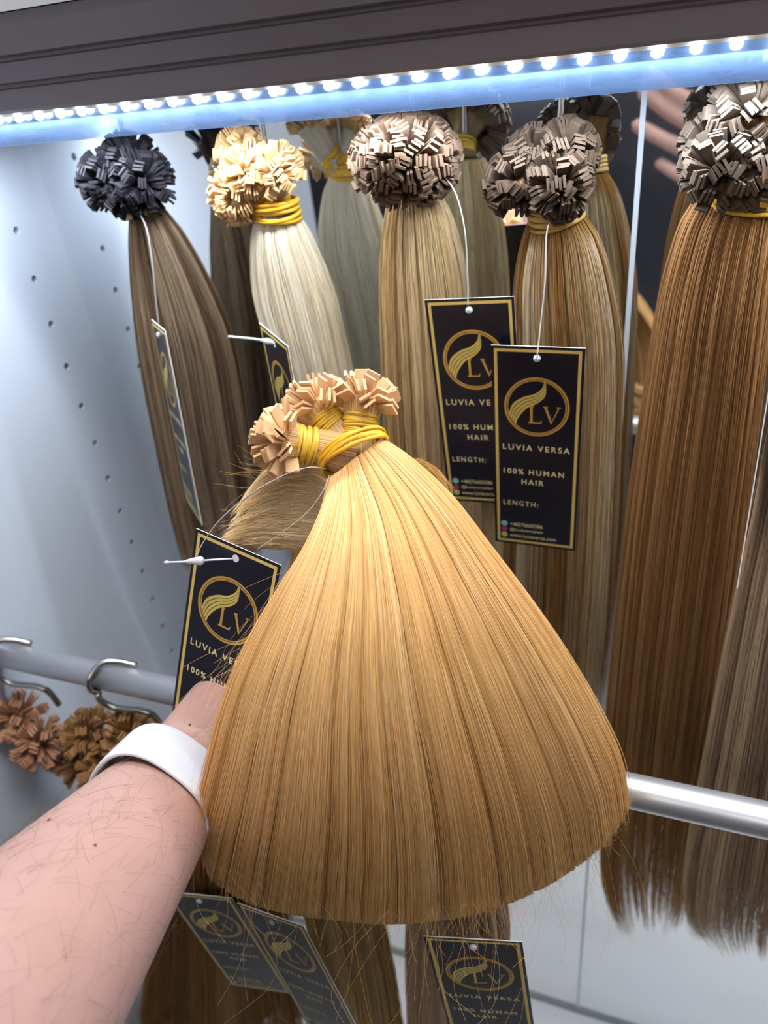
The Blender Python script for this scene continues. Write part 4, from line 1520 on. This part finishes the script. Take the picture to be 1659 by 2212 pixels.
body.append(ell_tube([a0, a1, a2], [0.015, 0.0125, 0.010], [0.014, 0.0115, 0.009], (0, 0, 1), 12))
bd = fused('body', shift(body), 0.0032, 8, M['skin'], person)
# clothes
cl_ = []
cl_.append(ell_tube([V3(-0.05, -0.44, CH - 0.68), V3(-0.05, -0.44, CH - 0.45), V3(-0.05, -0.43, CH - 0.25), V3(-0.05, -0.425, CH - 0.13), V3(-0.05, -0.42, CH - 0.075)], [0.185, 0.175, 0.190, 0.165, 0.078], [0.125, 0.118, 0.128, 0.105, 0.070], (1, 0, 0), 28))
cl_.append(ell_tube([should + V3(0.06, -0.02, 0.01), should, should * 0.45 + elbow * 0.55], [0.075, 0.074, 0.066], [0.075, 0.074, 0.066], (1, 0, 0), 20))
cl_.append(ell_tube([sh2 + V3(-0.06, -0.02, 0.01), sh2, sh2 * 0.45 + el2 * 0.55], [0.075, 0.074, 0.066], [0.075, 0.074, 0.066], (0, 1, 0), 20))
fused('shirt', shift(cl_), 0.007, 6, M['shirt'], person)
tr_ = [ell_tube([V3(-0.05, -0.44, CH - 0.86), V3(-0.05, -0.44, CH - 0.64)], [0.175, 0.168], [0.120, 0.115], (1, 0, 0), 24)]
for sx_ in (-1, 1):
    tr_.append(ell_tube([V3(-0.05 + sx_ * 0.085, -0.44, CH - 0.80), V3(-0.05 + sx_ * 0.095, -0.44, 0.50), V3(-0.05 + sx_ * 0.10, -0.46, 0.075)], [0.090, 0.068, 0.055], [0.095, 0.070, 0.058], (1, 0, 0), 18))
fused('trousers', shift(tr_), 0.009, 5, M['trouser'], person)
for sx_ in (-1, 1):
    shp = [ell_tube([V3(-0.05 + sx_ * 0.10, -0.48, 0.048), V3(-0.05 + sx_ * 0.105, -0.40, 0.042), V3(-0.05 + sx_ * 0.115, -0.28, 0.032)], [0.042, 0.045, 0.040], [0.046, 0.040, 0.030], (1, 0, 0), 16)]
    fused('shoe', shift(shp), 0.006, 3, M['trouser'], person)
fused('hair', shift([ell_tube([V3(-0.05, -0.435, CH + 0.085), V3(-0.05, -0.440, CH + 0.14), V3(-0.05, -0.428, CH + 0.205)], [0.080, 0.084, 0.066], [0.088, 0.100, 0.086], (1, 0, 0), 20)]), 0.006, 3, M['brownhair'], person)
for sx_ in (-1, 1):
    Vv, F = ell_tube([V3(-0.05 + sx_ * 0.031 - 0.006, -0.318, CH + 0.105), V3(-0.05 + sx_ * 0.031 + 0.006, -0.318, CH + 0.105)], [0.008, 0.008], [0.010, 0.010], (0, 0, 1), 12)
    mobj('eye', Vv - pl, F, M['eyew'], person, True)
# dark hairs on the forearm, following the skin
bpy.context.view_layer.update()
from mathutils.bvhtree import BVHTree
me_ = bd.data
bvh = BVHTree.FromPolygons([v.co[:] for v in me_.vertices], [p.vertices[:] for p in me_.polygons])
hp = []
r_ = np.random.default_rng(21)
fd = _n(fa)
bx_ = _n(np.cross(fd, acn))
tries = 0
while len(hp) < 1100 and tries < 9000:
    tries += 1
    u = r_.uniform(0.02, 0.98)
    an = r_.uniform(-0.2, np.pi + 0.9)
    if r_.random() < 0.35:
        an = r_.normal(np.pi, 0.35)
    dirv = np.cos(an) * acn + np.sin(an) * (bx_ if bx_ @ CM[:, 2] < 0 else -bx_)
    o_ = wrist + fa * u + dirv * 0.12 - pl
    hit = bvh.ray_cast(Vector(o_), Vector(-dirv), 0.2)
    if hit[0] is None:
        continue
    p0 = np.array(hit[0])
    nn = np.array(hit[1])
    g = -fd * r_.uniform(0.2, 1.0) + np.cross(nn, fd) * r_.normal(0.2, 0.7)
    g = _n(g - nn * (g @ nn))
    ln = r_.uniform(0.009, 0.024)
    cv = r_.normal(0, 0.35)
    sd = np.cross(nn, g)
    pts = []
    for k in range(7):
        t_ = k / 6
        pts.append(p0 + g * ln * t_ + sd * cv * ln * t_ * t_ * 0.6 + nn * (ln * 0.26 * t_ * (1.3 - t_) + 0.0001))
    hp.append(pts)
hp = np.array(hp)
rad_ = np.full(hp.shape[:2], 0.000038) * np.linspace(1, 0.35, 7)[None]
hair_curves('arm_hair', hp, rad_, np.tile(np.array(lin(70, 48, 38)), (len(hp), 7, 1)), bd, M['armhair'])
# two small moles
for (px, py) in ((106, 1772), (410, 1565), (205, 1826)):
    d_ = _n(ray(px, py))
    hit = bvh.ray_cast(Vector(np.array([0, 0, CH]) - pl), Vector(d_), 2)
    if hit[0] is not None:
        bm = bmesh.new()
        bmesh.ops.create_uvsphere(bm, u_segments=8, v_segments=6, radius=0.0009)
        me = bpy.data.meshes.new('mole')
        bm.to_mesh(me)
        bm.free()
        me.materials.append(M['mark'])
        share('mole', me, bd, Matrix.Translation(hit[0]) @ Matrix.Diagonal((1, 1, 0.6, 1)))

# ------------------------------------------------------------------ white wristband
def wristband():
    c0 = wrist + fa * 0.135 - acn * 0.003
    n, prof = 72, []
    hwid, th = 0.0160, 0.0016
    for k in range(20):
        a_ = 2 * math.pi * k / 20
        ca, sa = math.cos(a_), math.sin(a_)
        prof.append((hwid * math.copysign(abs(ca) ** 0.25, ca), th * math.copysign(abs(sa) ** 0.6, sa)))
    bx = np.cross(fd, acn)
    Vv, F = [], []
    for i in range(n):
        a_ = 2 * math.pi * i / n
        ra, rb = 0.0325, 0.0255
        ex = 0.80
        ca, sa = math.cos(a_), math.sin(a_)
        rad = np.array(acn * ra * math.copysign(abs(ca) ** ex, ca) + bx * rb * math.copysign(abs(sa) ** ex, sa))
        nrm = _n(acn * ca / ra + bx * sa / rb)
        for (u, v) in prof:
            Vv.append(c0 + rad + nrm * v + fd * u)
    m = len(prof)
    for i in range(n):
        j = (i + 1) % n
        for k in range(m):
            l = (k + 1) % m
            F.append((i * m + k, i * m + l, j * m + l, j * m + k))
    o = mobj('wristband', Vv, F, M['strap'], None, True)
    tag(o, 'plain white smooth wristband around the wrist', 'wristband')


wristband()

# ------------------------------------------------------------------ phone (behind the lens, seen only in the mirror)
ph = empty('phone', cw(-0.024, 0.060, -0.010))
ph.rotation_euler = cam.matrix_world.to_euler()
box('phone_body', -0.0360, 0.0360, -0.0740, 0.0740, -0.0042, 0.0035, M['phone'], ph, bevel=0.0030)
cb = box('camera_bump', 0.0, 0.033, 0.038, 0.071, -0.0058, -0.0042, M['phone'], ph, bevel=0.0008)
tube('lens', [(0.010, 0.049, -0.0070), (0.010, 0.049, -0.0058)], 0.0065, M['phone_dark'], cb, 20)
tube('lens', [(0.024, 0.060, -0.0070), (0.024, 0.060, -0.0058)], 0.0065, M['phone_dark'], cb, 20)
tag(ph, 'silver phone held up by the photographer', 'phone')
